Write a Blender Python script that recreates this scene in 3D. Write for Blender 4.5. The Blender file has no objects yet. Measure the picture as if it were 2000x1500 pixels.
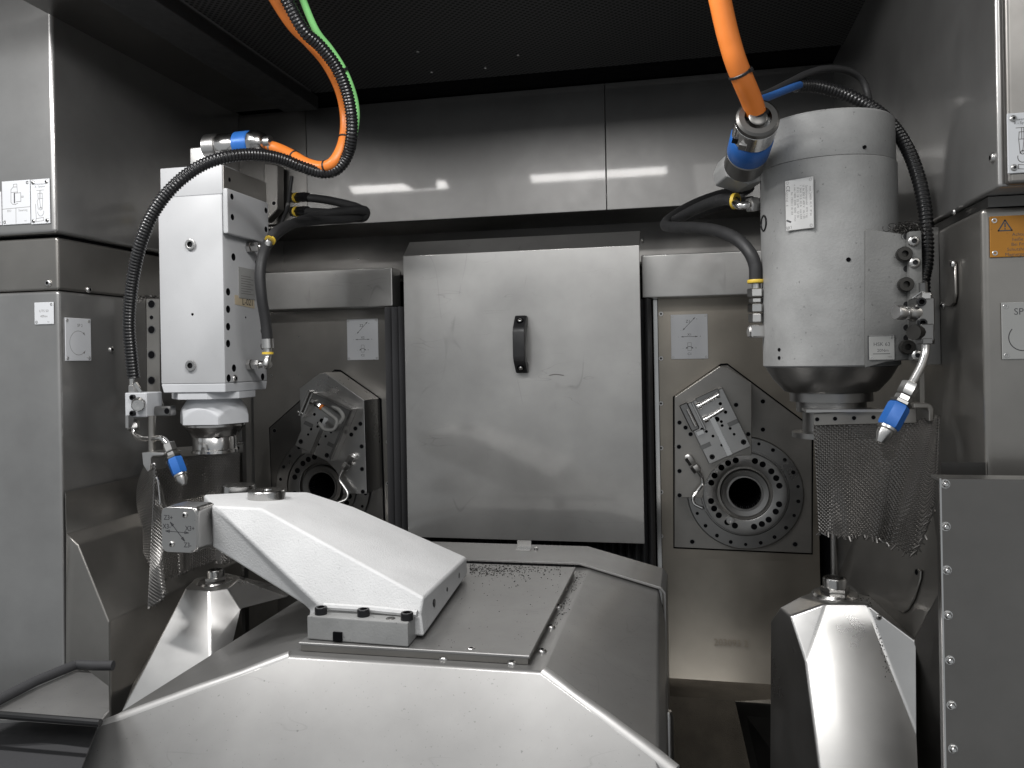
import bpy, bmesh, math, random
from mathutils import Vector as V, Matrix
random.seed(7)
rad = math.radians
scene = bpy.context.scene
col = scene.collection

# ------------------------------------------------------------------ camera
# machine axes: X along the back wall, Y into the machine, Z up; the camera stands at the origin (eye height)
YAW, ROLL, FPX = rad(12), 0.018, 1600.0
Fw = V((-math.sin(YAW), math.cos(YAW), 0))
R0 = V((math.cos(YAW), math.sin(YAW), 0))
U0 = V((0, 0, 1))
Rt = R0*math.cos(ROLL) - U0*math.sin(ROLL)
Up = U0*math.cos(ROLL) + R0*math.sin(ROLL)
cam = bpy.data.cameras.new('camera')
cam.sensor_fit = 'HORIZONTAL'; cam.sensor_width = 36; cam.lens = 36*FPX/2000
cam.shift_y = -50/2000; cam.clip_start = 0.02; cam.clip_end = 50
camo = bpy.data.objects.new('camera', cam); col.objects.link(camo)
camo.matrix_world = Matrix((Rt, Up, -Fw)).transposed().to_4x4()
scene.camera = camo

# ------------------------------------------------------------------ light
world = bpy.data.worlds.new('World'); scene.world = world; world.use_nodes = True
bg = world.node_tree.nodes['Background']
bg.inputs[0].default_value = (0.93, 0.97, 1.0, 1); bg.inputs[1].default_value = 0.32
def area(name, loc, target, sx, sy, power, colr=(1, 1, 1)):
    l = bpy.data.lights.new(name, 'AREA'); l.shape = 'RECTANGLE'; l.size = sx; l.size_y = sy
    l.energy = power; l.color = colr
    o = bpy.data.objects.new(name, l); col.objects.link(o); o.location = loc
    o.rotation_euler = (V(target)-V(loc)).to_track_quat('-Z', 'Y').to_euler()
    return o
area('tube_lamp', (-1.02, 0.75, 0.632), (-1.02, 0.95, 0.0), 0.37, 0.06, 5.2, (1, 0.99, 0.98))
area('tube_lamp', (-0.29, 0.75, 0.632), (-0.29, 0.95, 0.0), 0.47, 0.06, 5.4, (1, 0.99, 0.98))
area('workshop_lamp', (0.50, -0.75, 0.95), (0.1, 1.2, -0.45), 0.9, 0.45, 8.5, (1, 0.99, 0.97))
area('door_opening_light', (-0.75, -0.60, 1.05), (-0.5, 1.4, -0.25), 1.3, 0.9, 3.6, (1, 0.99, 0.98))
vs = scene.view_settings
vs.view_transform = 'Standard'; vs.look = 'None'; vs.exposure = 0.1; vs.gamma = 1.0; vs.use_curve_mapping = False
scene.render.engine = 'CYCLES'
scene.cycles.use_denoising = True
scene.cycles.max_bounces = 8; scene.cycles.glossy_bounces = 6; scene.cycles.diffuse_bounces = 4
scene.cycles.caustics_reflective = False; scene.cycles.caustics_refractive = False
scene.cycles.sample_clamp_indirect = 4.0

# ------------------------------------------------------------------ survey helpers (sight line -> point on a plane of the machine)
def ray(u, v): return Fw + Rt*((u-1000)/FPX) + Up*((700-v)/FPX)
def PY(u, v, y): d = ray(u, v); return d*(y/d.y)
def PX(u, v, x): d = ray(u, v); return d*(x/d.x)
def PZ(u, v, z): d = ray(u, v); return d*(z/d.z)
def W(u, v, t): return ray(u, v)*t
def PP(u, v, p, n): d = ray(u, v); return d*(V(p).dot(n)/d.dot(n))

# ------------------------------------------------------------------ materials
def newmat(name):
    m = bpy.data.materials.new(name); m.use_nodes = True
    return m, m.node_tree.nodes, m.node_tree.links, m.node_tree.nodes['Principled BSDF']
def ramp(n, stops):
    r = n.new('ShaderNodeValToRGB'); e = r.color_ramp.elements
    e[0].position, e[0].color = stops[0][0], (*[stops[0][1]]*3, 1)
    e[1].position, e[1].color = stops[-1][0], (*[stops[-1][1]]*3, 1)
    for p, c in stops[1:-1]:
        x = e.new(p); x.color = (c, c, c, 1)
    return r
def noise_tex(n, l, scale, detail=4, stretch=(1, 1, 1), rough=0.6):
    tc = n.new('ShaderNodeTexCoord'); mp = n.new('ShaderNodeMapping'); mp.inputs['Scale'].default_value = stretch
    t = n.new('ShaderNodeTexNoise'); t.inputs['Scale'].default_value = scale; t.inputs['Detail'].default_value = detail
    t.inputs['Roughness'].default_value = rough
    l.new(tc.outputs['Object'], mp.inputs[0]); l.new(mp.outputs[0], t.inputs['Vector'])
    return t
def steel(name, base, rough, smudge=0.10, grain=(1, 1, 60), coat=0.0, tint=(1, 0.985, 0.965), specks=0.0, metal=1.0, gloss=0.12, scratch=0.0):
    m, n, l, b = newmat(name)
    b.inputs['Metallic'].default_value = metal
    c = [base*t for t in tint]
    a = noise_tex(n, l, 7.0, 5)
    r1 = ramp(n, [(0.30, 0.86), (0.72, 1.08)]); l.new(a.outputs['Fac'], r1.inputs[0])
    mx = n.new('ShaderNodeMix'); mx.data_type = 'RGBA'; mx.blend_type = 'MULTIPLY'; mx.inputs['Factor'].default_value = 1
    mx.inputs['A'].default_value = (*c, 1); l.new(r1.outputs[0], mx.inputs['B'])
    out = mx.outputs['Result']
    if specks:
        s = noise_tex(n, l, 260.0, 2); r3 = ramp(n, [(0.68, 1.0), (0.74, 1-specks)]); l.new(s.outputs['Fac'], r3.inputs[0])
        m2 = n.new('ShaderNodeMix'); m2.data_type = 'RGBA'; m2.blend_type = 'MULTIPLY'; m2.inputs['Factor'].default_value = 1
        l.new(out, m2.inputs['A']); l.new(r3.outputs[0], m2.inputs['B']); out = m2.outputs['Result']
    if scratch:                 # long fine scuffs where the noise crosses its middle value
        for sx_, st_, lo_ in ((5.0, (1.0, 5.0, 0.35), .004), (9.0, (.5, .5, 3.0), .003)):
            q = noise_tex(n, l, sx_, 2, st_, 0.4)
            su = n.new('ShaderNodeMath'); su.operation = 'SUBTRACT'; su.inputs[1].default_value = 0.5; l.new(q.outputs['Fac'], su.inputs[0])
            ab = n.new('ShaderNodeMath'); ab.operation = 'ABSOLUTE'; l.new(su.outputs[0], ab.inputs[0])
            r4 = ramp(n, [(0.0, 1-scratch), (lo_, 1.0)]); l.new(ab.outputs[0], r4.inputs[0])
            k_ = noise_tex(n, l, 11.0, 2); r5 = ramp(n, [(0.50, 0.0), (0.62, 1.0)]); l.new(k_.outputs['Fac'], r5.inputs[0])
            m3 = n.new('ShaderNodeMix'); m3.data_type = 'RGBA'; m3.blend_type = 'MULTIPLY'; l.new(r5.outputs[0], m3.inputs['Factor'])
            l.new(out, m3.inputs['A']); l.new(r4.outputs[0], m3.inputs['B']); out = m3.outputs['Result']
    l.new(out, b.inputs['Base Color'])
    s2 = noise_tex(n, l, 3.2, 6, (1, 1, 1), 0.7)
    r2 = ramp(n, [(0.3, max(rough-smudge, .05)), (0.7, rough+smudge)]); l.new(s2.outputs['Fac'], r2.inputs[0])
    l.new(r2.outputs[0], b.inputs['Roughness'])
    g = noise_tex(n, l, 14.0, 3, grain)
    bp = n.new('ShaderNodeBump'); bp.inputs['Strength'].default_value = 0.012; bp.inputs['Distance'].default_value = 0.001
    l.new(g.outputs['Fac'], bp.inputs['Height']); l.new(bp.outputs[0], b.inputs['Normal'])
    if coat:                    # a share of polished, mirror-like grain among the brushed grain
        b2 = n.new('ShaderNodeBsdfPrincipled'); b2.inputs['Metallic'].default_value = 1; b2.inputs['Roughness'].default_value = gloss
        l.new(out, b2.inputs['Base Color']); mxs = n.new('ShaderNodeMixShader'); mxs.inputs[0].default_value = coat
        l.new(b.outputs[0], mxs.inputs[1]); l.new(b2.outputs[0], mxs.inputs[2]); l.new(mxs.outputs[0], n['Material Output'].inputs['Surface'])
    return m
def paint(name, c, rough, bump=0.0, bscale=300, dirt=0.15, speck=0.25, spec=0.4):
    m, n, l, b = newmat(name)
    b.inputs['Roughness'].default_value = rough; b.inputs['Specular IOR Level'].default_value = spec
    a = noise_tex(n, l, 9.0, 6); r1 = ramp(n, [(0.3, 1-dirt), (0.62, 1.0)]); l.new(a.outputs['Fac'], r1.inputs[0])
    s = noise_tex(n, l, 190.0, 3); r3 = ramp(n, [(0.66, 1.0), (0.75, 1-speck)]); l.new(s.outputs['Fac'], r3.inputs[0])
    mx = n.new('ShaderNodeMix'); mx.data_type = 'RGBA'; mx.blend_type = 'MULTIPLY'; mx.inputs['Factor'].default_value = 1
    mx.inputs['A'].default_value = (*c, 1); l.new(r1.outputs[0], mx.inputs['B'])
    m2 = n.new('ShaderNodeMix'); m2.data_type = 'RGBA'; m2.blend_type = 'MULTIPLY'; m2.inputs['Factor'].default_value = 1
    l.new(mx.outputs['Result'], m2.inputs['A']); l.new(r3.outputs[0], m2.inputs['B'])
    l.new(m2.outputs['Result'], b.inputs['Base Color'])
    if bump:
        g = noise_tex(n, l, bscale, 3)
        bp = n.new('ShaderNodeBump'); bp.inputs['Strength'].default_value = bump; bp.inputs['Distance'].default_value = 0.002
        l.new(g.outputs['Fac'], bp.inputs['Height']); l.new(bp.outputs[0], b.inputs['Normal'])
    return m
def plain(name, c, rough=0.5, metal=0.0, spec=0.5):
    m, n, l, b = newmat(name)
    b.inputs['Base Color'].default_value = (*c, 1); b.inputs['Roughness'].default_value = rough
    b.inputs['Metallic'].default_value = metal; b.inputs['Specular IOR Level'].default_value = spec
    a = noise_tex(n, l, 60, 3); r = ramp(n, [(0.3, max(rough-.08, .03)), (0.7, min(rough+.08, 1))])
    l.new(a.outputs['Fac'], r.inputs[0]); l.new(r.outputs[0], b.inputs['Roughness'])
    return m
M = {}
M['steel'] = steel('stainless_sheet', 0.50, 0.30, 0.08, coat=0.0)
M['steel_wall'] = steel('stainless_wall', 0.46, 0.38, 0.05, coat=0.30, metal=0.78)
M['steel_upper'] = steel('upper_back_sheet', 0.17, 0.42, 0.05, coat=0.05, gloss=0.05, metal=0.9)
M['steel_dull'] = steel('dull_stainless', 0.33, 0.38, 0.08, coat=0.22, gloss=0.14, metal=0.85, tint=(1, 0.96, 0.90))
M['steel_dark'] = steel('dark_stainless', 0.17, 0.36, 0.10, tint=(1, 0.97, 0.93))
M['steel_door'] = steel('door_sheet', 0.44, 0.44, 0.05, coat=0.22, gloss=0.10, metal=0.78, scratch=0.18, tint=(1, 0.985, 0.96))
M['steel_cover'] = steel('cover_sheet', 0.36, 0.42, 0.06, coat=0.12, gloss=0.16, specks=0.35, metal=0.70, scratch=0.12, grain=(60, 1, 1))
M['weld'] = steel('ground_weld', 0.62, 0.50, 0.1, grain=(40, 40, 1), metal=0.75)
M['steel_cone'] = steel('cone_sheet', 0.66, 0.30, 0.08, coat=0.2, gloss=0.14, metal=0.95)
M['steel_warm_glow'] = steel('warm_glow_sheet', 0.37, 0.36, 0.08, coat=0.22, gloss=0.16, metal=0.90, tint=(1, 0.91, 0.78))  # warm tint stands in for a glow reflected in the sheet
M['etch'] = plain('etched_mark', (0.28, 0.24, 0.19), 0.5, 0.6)
M['ring'] = steel('ground_ring', 0.34, 0.30, 0.08, grain=(1, 1, 1))
M['steel_guard'] = steel('guard_sheet', 0.23, 0.36, 0.10, tint=(1, 0.96, 0.91), metal=0.9)
M['turned'] = steel('turned_steel', 0.50, 0.22, 0.06, grain=(1, 1, 1))
M['bright'] = steel('bright_steel', 0.75, 0.18, 0.05, grain=(1, 1, 1))
M['zinc'] = steel('zinc_fitting', 0.62, 0.30, 0.08, grain=(1, 1, 1))
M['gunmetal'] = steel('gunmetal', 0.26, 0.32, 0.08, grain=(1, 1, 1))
M['white'] = paint('white_enamel', (0.545, 0.55, 0.56), 0.42, 0.03, 120, 0.07, 0.12)
M['cast'] = paint('white_cast_paint', (0.77, 0.77, 0.77), 0.55, 0.40, 420, 0.13, 0.22)
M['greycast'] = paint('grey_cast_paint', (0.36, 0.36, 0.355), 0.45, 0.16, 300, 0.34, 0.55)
M['greycast_shaded'] = paint('shaded_cast_paint', (0.19, 0.19, 0.185), 0.5, 0.2, 300, 0.35, 0.5)  # housing grey darkened so the colour carries the shade on the bracket
M['plate'] = paint('label_plate', (0.66, 0.67, 0.69), 0.45, 0, 1, 0.05, 0.08)
M['plate_dull'] = paint('dull_label_plate', (0.34, 0.34, 0.33), 0.5, 0, 1, 0.06, 0.1)
M['nameplate'] = steel('name_plate', 0.80, 0.30, 0.05, grain=(1, 1, 1))
M['bellows'] = plain('bellows_fabric', (0.10, 0.10, 0.105), 0.5)
M['beam'] = plain('dark_beam_paint', (0.035, 0.035, 0.035), 0.5)
M['ink'] = plain('engraving_ink', (0.05, 0.05, 0.055), 0.6)
M['ink_soft'] = plain('faint_engraving', (0.16, 0.15, 0.145), 0.6)
M['black'] = plain('black_void', (0.004, 0.004, 0.005), 0.9, 0, 0.1)
M['blackpl'] = plain('black_plastic', (0.014, 0.014, 0.015), 0.42)
M['hose'] = plain('black_rubber_hose', (0.022, 0.022, 0.023), 0.55)
M['corr'] = plain('corrugated_plastic', (0.012, 0.012, 0.013), 0.30)
M['trim'] = plain('rubber_edge_trim', (0.045, 0.045, 0.048), 0.7)
M['oxide'] = plain('black_oxide', (0.03, 0.03, 0.032), 0.35, 0.7)
M['orange'] = plain('orange_cable', (0.75, 0.21, 0.035), 0.42)
M['green'] = plain('green_cable', (0.28, 0.72, 0.25), 0.45)
M['greycable'] = plain('grey_cable', (0.25, 0.25, 0.24), 0.5)
M['bluecable'] = plain('blue_cable', (0.03, 0.11, 0.33), 0.4)
M['blue'] = plain('blue_anodised', (0.03, 0.15, 0.50), 0.38, 0.15)
M['yellow'] = plain('yellow_ring', (0.72, 0.50, 0.06), 0.45)
M['warn'] = paint('orange_warning', (0.40, 0.17, 0.012), 0.5, 0, 1, 0.15, 0.25)
M['tape'] = plain('masking_tape', (0.56, 0.47, 0.33), 0.7)
M['wire'] = plain('wire_mesh_steel', (0.28, 0.27, 0.26), 0.36, 0.9)
M['chips'] = plain('metal_chips', (0.05, 0.048, 0.045), 0.4, 0.8)
M['grit'] = paint('gritty_sill', (0.22, 0.19, 0.15), 0.9, 0.8, 500, 0.4, 0.5)
def perforated():
    m, n, l, b = newmat('perforated_sheet')
    tc = n.new('ShaderNodeTexCoord'); mp = n.new('ShaderNodeMapping'); mp.inputs['Rotation'].default_value = (0, 0, rad(45))
    mp.inputs['Scale'].default_value = (110, 110, 110)
    l.new(tc.outputs['Object'], mp.inputs[0])
    fr = n.new('ShaderNodeVectorMath'); fr.operation = 'FRACTION'; l.new(mp.outputs[0], fr.inputs[0])
    sb = n.new('ShaderNodeVectorMath'); sb.operation = 'SUBTRACT'; sb.inputs[1].default_value = (.5, .5, 0); l.new(fr.outputs[0], sb.inputs[0])
    ml = n.new('ShaderNodeVectorMath'); ml.operation = 'MULTIPLY'; ml.inputs[1].default_value = (1, 1, 0); l.new(sb.outputs[0], ml.inputs[0])
    ln = n.new('ShaderNodeVectorMath'); ln.operation = 'LENGTH'; l.new(ml.outputs[0], ln.inputs[0])
    st = ramp(n, [(0.30, 0.01), (0.38, 0.10)]); l.new(ln.outputs['Value'], st.inputs[0])
    l.new(st.outputs[0], b.inputs['Base Color'])
    b.inputs['Metallic'].default_value = 0.6; b.inputs['Roughness'].default_value = 0.5
    return m
M['perf'] = perforated()

# ------------------------------------------------------------------ mesh builder
def wloc(o):
    p = V((0, 0, 0))
    while o is not None:
        p = p + o.location; o = o.parent
    return p
def tag(o, label=None, cat=None, group=None, kind=None):
    if label: o['label'] = label
    if cat: o['category'] = cat
    if group: o['group'] = group
    if kind: o['kind'] = kind
    return o
def thing(name, loc, label=None, cat=None, group=None, kind=None):
    o = bpy.data.objects.new(name, None); col.objects.link(o); o.location = V(loc); o.empty_display_size = 0.02
    return tag(o, label, cat, group, kind)
def basis(n, hint=(0, 0, 1)):
    n = V(n).normalized(); h = V(hint)
    if abs(n.dot(h.normalized())) > 0.98: h = V((0, 1, 0)) if abs(n.y) < .9 else V((1, 0, 0))
    x = h.cross(n).normalized(); y = n.cross(x).normalized()
    return x, y, n
def spline(pts, k=8):
    pts = [V(p) for p in pts]
    if len(pts) < 3: return pts
    P = [pts[0]*2-pts[1]] + pts + [pts[-1]*2-pts[-2]]
    out = []
    for i in range(1, len(P)-2):
        a, b, c, d = P[i-1], P[i], P[i+1], P[i+2]
        for j in range(k):
            t = j/k
            out.append(0.5*((2*b)+(c-a)*t+(2*a-5*b+4*c-d)*t*t+(3*b-a-3*c+d)*t**3))
    out.append(pts[-1]); return out
def resample(pts, step):
    out = [pts[0].copy()]; acc = 0.0
    for a, b in zip(pts, pts[1:]):
        L = (b-a).length; 
        if L < 1e-9: continue
        pos = step-acc
        while pos <= L:
            out.append(a.lerp(b, pos/L)); pos += step
        acc = L-(pos-step)
    return out
class MB:
    def __init__(s): s.bm = bmesh.new(); s.mi = 0
    def f(s, vs):
        try:
            fc = s.bm.faces.new(vs); fc.material_index = s.mi; return fc
        except ValueError: return None
    def hexa(s, p):                     # p: 4 bottom + 4 top points
        v = [s.bm.verts.new(V(q)) for q in p]
        for q in ((3, 2, 1, 0), (4, 5, 6, 7), (0, 1, 5, 4), (1, 2, 6, 5), (2, 3, 7, 6), (3, 0, 4, 7)): s.f([v[i] for i in q])
        return s
    def box(s, x0, x1, y0, y1, z0, z1):
        return s.hexa([(x0, y0, z0), (x1, y0, z0), (x1, y1, z0), (x0, y1, z0), (x0, y0, z1), (x1, y0, z1), (x1, y1, z1), (x0, y1, z1)])
    def obox(s, c, ex, ey, ez, sx, sy, sz):   # oriented, centre c, full sizes
        c = V(c); ex = V(ex)*sx/2; ey = V(ey)*sy/2; ez = V(ez)*sz/2
        return s.hexa([c-ex-ey-ez, c+ex-ey-ez, c+ex+ey-ez, c-ex+ey-ez, c-ex-ey+ez, c+ex-ey+ez, c+ex+ey+ez, c-ex+ey+ez])
    def prism(s, pts, vec):
        a = [s.bm.verts.new(V(p)) for p in pts]; b = [s.bm.verts.new(V(p)+V(vec)) for p in pts]
        s.f(a[::-1]); s.f(b); k = len(a)
        for i in range(k): s.f([a[i], a[(i+1) % k], b[(i+1) % k], b[i]])
        return s
    def poly(s, pts): s.f([s.bm.verts.new(V(p)) for p in pts]); return s
    def lathe(s, prof, o, axis, n=32, hint=(0, 0, 1), cap=True, a0=0.0):
        x, y, z = basis(axis, hint); o = V(o); rings = []
        for r, h in prof:
            if r < 1e-7: rings.append([s.bm.verts.new(o+z*h)])
            else: rings.append([s.bm.verts.new(o+z*h+(x*math.cos(a0+2*math.pi*i/n)+y*math.sin(a0+2*math.pi*i/n))*r) for i in range(n)])
        for a, b in zip(rings, rings[1:]):
            for i in range(n):
                j = (i+1) % n
                if len(a) == 1 and len(b) == 1: continue
                if len(a) == 1: s.f([a[0], b[j], b[i]])
                elif len(b) == 1: s.f([a[i], a[j], b[0]])
                else: s.f([a[i], a[j], b[j], b[i]])
        if cap:
            if len(rings[0]) > 2: s.f(rings[0][::-1])
            if len(rings[-1]) > 2: s.f(rings[-1])
        return s
    def cyl(s, a, b, r, n=24, r2=None):
        a = V(a); b = V(b); L = (b-a).length
        return s.lathe([(r, 0), (r if r2 is None else r2, L)], a, b-a, n)
    def tube(s, pts, r, n=12, cap=True):
        pts = [V(p) for p in pts]; rings = []; up = None
        rf = r if callable(r) else (lambda i: r)
        for i, p in enumerate(pts):
            t = (pts[min(i+1, len(pts)-1)]-pts[max(i-1, 0)]).normalized()
            if up is None: up = basis(t)[0]
            up = (up-t*up.dot(t)).normalized(); w = t.cross(up); q = rf(i)
            rings.append([s.bm.verts.new(p+(up*math.cos(2*math.pi*k/n)+w*math.sin(2*math.pi*k/n))*q) for k in range(n)])
        for a, b in zip(rings, rings[1:]):
            for k in range(n): s.f([a[k], a[(k+1) % n], b[(k+1) % n], b[k]])
        if cap: s.f(rings[0][::-1]); s.f(rings[-1])
        return s
    def bevel(s, w, seg=2, ang=25, edges=None):
        s.bm.normal_update()
        bmesh.ops.recalc_face_normals(s.bm, faces=s.bm.faces)
        es = [e for e in s.bm.edges if len(e.link_faces) == 2 and e.calc_face_angle(0) > rad(ang)]
        if es: bmesh.ops.bevel(s.bm, geom=es, offset=w, offset_type='OFFSET', segments=seg, profile=0.5, affect='EDGES', clamp_overlap=True)
        return s
    def mesh(s, name, mats, smooth=35, recalc=True):
        if recalc: bmesh.ops.recalc_face_normals(s.bm, faces=s.bm.faces)
        me = bpy.data.meshes.new(name)
        s.bm.to_mesh(me); s.bm.free()
        for m in (mats if isinstance(mats, (list, tuple)) else [mats]): me.materials.append(M[m] if isinstance(m, str) else m)
        if smooth and len(me.polygons):
            me.polygons.foreach_set('use_smooth', [True]*len(me.polygons)); me.set_sharp_from_angle(angle=rad(smooth))
        return me
    def build(s, name, mats, parent=None, smooth=35, wn=False, recalc=True):
        bb = [v.co.copy() for v in s.bm.verts]
        lo = V([min(p[i] for p in bb) for i in range(3)]); hi = V([max(p[i] for p in bb) for i in range(3)]); c = (lo+hi)/2
        for v in s.bm.verts: v.co -= c
        me = s.mesh(name, mats, smooth, recalc)
        o = bpy.data.objects.new(name, me); col.objects.link(o)
        if parent is not None: o.parent = parent; o.location = c-wloc(parent)
        else: o.location = c
        if wn:
            w = o.modifiers.new('wn', 'WEIGHTED_NORMAL'); w.keep_sharp = True
        return o
def carve(o, holes, mat='oxide', n=20):
    """drill blind round holes: (point on surface, outward normal, radius, depth) in world space"""
    b = MB()
    for p, nn, r, d in holes:
        nn = V(nn).normalized(); b.cyl(V(p)+nn*0.004, V(p)-nn*d, r, n)
    b.bm.transform(Matrix.Translation(-wloc(o)))
    me = b.mesh('cutter', mat, 0)
    c = bpy.data.objects.new('cutter', me); col.objects.link(c); 
    c.location = wloc(o)
    bpy.context.view_layer.update()
    md = o.modifiers.new('b', 'BOOLEAN'); md.operation = 'DIFFERENCE'; md.object = c; md.solver = 'EXACT'
    try: md.material_mode = 'TRANSFER'
    except Exception: pass
    dg = bpy.context.evaluated_depsgraph_get()
    new = bpy.data.meshes.new_from_object(o.evaluated_get(dg))
    o.modifiers.remove(md); o.data = new
    bpy.data.objects.remove(c); bpy.data.meshes.remove(me)
    return o
# ---- shared small fasteners (unit radius, axis +Z)
def fastener_meshes():
    d = {}
    b = MB(); b.lathe([(1, 0), (1, .12), (.93, .34), (.75, .52), (.45, .60)], (0, 0, 0), (0, 0, 1), 18, cap=False)
    b.mi = 1; b.lathe([(.45, .60), (.42, .25), (0, .25)], (0, 0, 0), (0, 0, 1), 6, cap=False); d['button'] = b.mesh('button_head', ['zinc', 'oxide'])
    b = MB(); b.lathe([(1, 0), (1, 1.05), (.92, 1.15), (.62, 1.15)], (0, 0, 0), (0, 0, 1), 24, cap=False)
    b.mi = 1; b.lathe([(.62, 1.15), (.58, .5), (0, .5)], (0, 0, 0), (0, 0, 1), 6, cap=False); d['cap'] = b.mesh('socket_cap', ['oxide', 'black'])
    b = MB(); b.lathe([(1, 0), (1, .06), (.9, .16), (.5, .16)], (0, 0, 0), (0, 0, 1), 16, cap=False)
    b.mi = 1; b.lathe([(.5, .16), (.45, .02), (0, .02)], (0, 0, 0), (0, 0, 1), 6, cap=False); d['flat'] = b.mesh('flat_head', ['zinc', 'oxide'])
    b = MB(); b.lathe([(1, 0), (1, .5), (.86, .62)], (0, 0, 0), (0, 0, 1), 6, cap=False)
    b.lathe([(.80, .62), (.74, .95), (.5, 1.25), (0, 1.36)], (0, 0, 0), (0, 0, 1), 14, cap=False); b.lathe([(1.18, -.02), (1.18, .1), (.9, .12)], (0, 0, 0), (0, 0, 1), 20, cap=False)
    d['dome'] = b.mesh('dome_nut', ['bright'])
    b = MB(); b.lathe([(1, 0), (1, .5), (.8, .56), (.55, .5)], (0, 0, 0), (0, 0, 1), 20, cap=False)
    b.mi = 1; b.lathe([(.55, .5), (.5, .1), (0, .1)], (0, 0, 0), (0, 0, 1), 6, cap=False); d['disc'] = b.mesh('plug_screw', ['zinc', 'oxide'])
    b = MB(); b.lathe([(1, 0), (.93, .10), (.62, .12), (.60, .02), (0, .02)], (0, 0, 0), (0, 0, 1), 18, cap=False); d['hole'] = None
    b.bm.free()
    b = MB(); b.lathe([(1.0, 0.0), (1.0, .05), (.80, .05)], (0, 0, 0), (0, 0, 1), 18, cap=False)
    b.mi = 1; b.lathe([(.80, .05), (.78, .01), (0, .01)], (0, 0, 0), (0, 0, 1), 18, cap=False); d['sunk'] = b.mesh('sunk_screw', ['gunmetal', 'black'])
    return d
FM = fastener_meshes()
def screw(parent, p, n, r, kind='button', name='screw'):
    o = bpy.data.objects.new(name, FM[kind]); col.objects.link(o); o.parent = parent
    x, y, z = basis(n)
    o.location = V(p)-wloc(parent); o.rotation_euler = Matrix((x, y, z)).transposed().to_euler(); o.scale = (r, r, r)
    return o
def hexnut(parent, a, b, r, mat='zinc', name='nut'):
    m = MB(); a = V(a); b = V(b); L = (b-a).length
    m.lathe([(r*.9, 0), (r, L*.1), (r, L*.9), (r*.9, L)], a, b-a, 6)
    return m.build(name, mat, parent, 30)
# ---- flat label plates
class Frame:
    def __init__(s, o, ex, ey):
        s.o = V(o); s.ex = V(ex).normalized(); s.n = s.ex.cross(V(ey)).normalized(); s.ey = s.n.cross(s.ex).normalized()
    def p(s, x, y, z=0): return s.o+s.ex*x+s.ey*y+s.n*z
    def rot(s): return Matrix((s.ex, s.ey, s.n)).transposed()
def lettering(parent, fr, x, y, txt, size, mat='ink', z=0.0, align='CENTER', ang=0.0, sx=1.0, name='lettering'):
    cu = bpy.data.curves.new(name, 'FONT'); cu.body = txt; cu.size = size; cu.align_x = align; cu.align_y = 'CENTER'; cu.resolution_u = 3
    cu.extrude = 0.00012; cu.materials.append(M[mat])
    o = bpy.data.objects.new(name, cu); col.objects.link(o); o.parent = parent
    o.location = fr.p(x, y, z)-wloc(parent)
    o.rotation_euler = (fr.rot() @ Matrix.Rotation(ang, 3, 'Z')).to_euler(); o.scale = (sx, 1, 1)
    return o
def drawing(parent, fr, strokes, w, z, mat='ink', fills=(), name='engraved_drawing'):
    b = MB()
    for s in strokes:
        for (x0, y0), (x1, y1) in zip(s, s[1:]):
            a = fr.p(x0, y0, z); c = fr.p(x1, y1, z); d = (c-a)
            if d.length < 1e-6: continue
            d.normalize(); sd = fr.n.cross(d)*w/2; a = a-d*w*.4; c = c+d*w*.4
            b.hexa([a-sd, c-sd, c+sd, a+sd, a-sd+fr.n*.00012, c-sd+fr.n*.00012, c+sd+fr.n*.00012, a+sd+fr.n*.00012])
    for t in fills:
        b.prism([fr.p(x, y, z) for x, y in t], fr.n*.00014)
    return b.build(name, mat, parent, 0)
def arc(cx, cy, r, a0, a1, k=24, ry=None):
    ry = ry or r
    return [(cx+r*math.cos(rad(a0+(a1-a0)*i/k)), cy+ry*math.sin(rad(a0+(a1-a0)*i/k))) for i in range(k+1)]
def arrow_head(tip, d, L, w):
    dx, dy = d; q = math.hypot(dx, dy); dx /= q; dy /= q
    return [(tip[0], tip[1]), (tip[0]-dx*L-dy*w, tip[1]-dy*L+dx*w), (tip[0]-dx*L+dy*w, tip[1]-dy*L-dx*w)]
def label_plate(name, label, group, c, ex, ey, w, h, mat='plate', t=0.0015, screws=None, r=0.003, cat='plate', skind='flat'):
    fr = Frame(c, ex, ey)
    th = thing(name, fr.o, label, cat, group)
    b = MB(); b.prism([fr.p(-w/2, -h/2, .0002), fr.p(w/2, -h/2, .0002), fr.p(w/2, h/2, .0002), fr.p(-w/2, h/2, .0002)], fr.n*t); b.bevel(.0005, 1)
    b.build('sheet', mat, th, 30)
    for sx, sy in (screws if screws is not None else ((-1, -1), (1, -1), (1, 1), (-1, 1))):
        screw(th, fr.p(sx*(w/2-r*1.6), sy*(h/2-r*1.6), t), fr.n, r, skind)
    fr.t = t+.0004
    return th, fr
XL, XR, YB = -1.05, 0.31, 1.85
EX, EY, EZ = V((1, 0, 0)), V((0, 1, 0)), V((0, 0, 1))
NF = V((0, -1, 0))      # normal of a face that looks towards the camera
XC = -0.372             # the machine's plane of symmetry
# ================================================================== setting
def slab(name, mat, parent, x0, x1, y0, y1, z0, z1, bev=0.0, seg=3):
    b = MB().box(x0, x1, y0, y1, z0, z1)
    if bev: b.bevel(bev, seg)
    return b.build(name, mat, parent, 40, wn=bool(bev))
fl = slab('floor', 'steel_dark', None, -2.2, 1.4, 0.2, 2.4, -1.0, -0.95); tag(fl, kind='structure')

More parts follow.
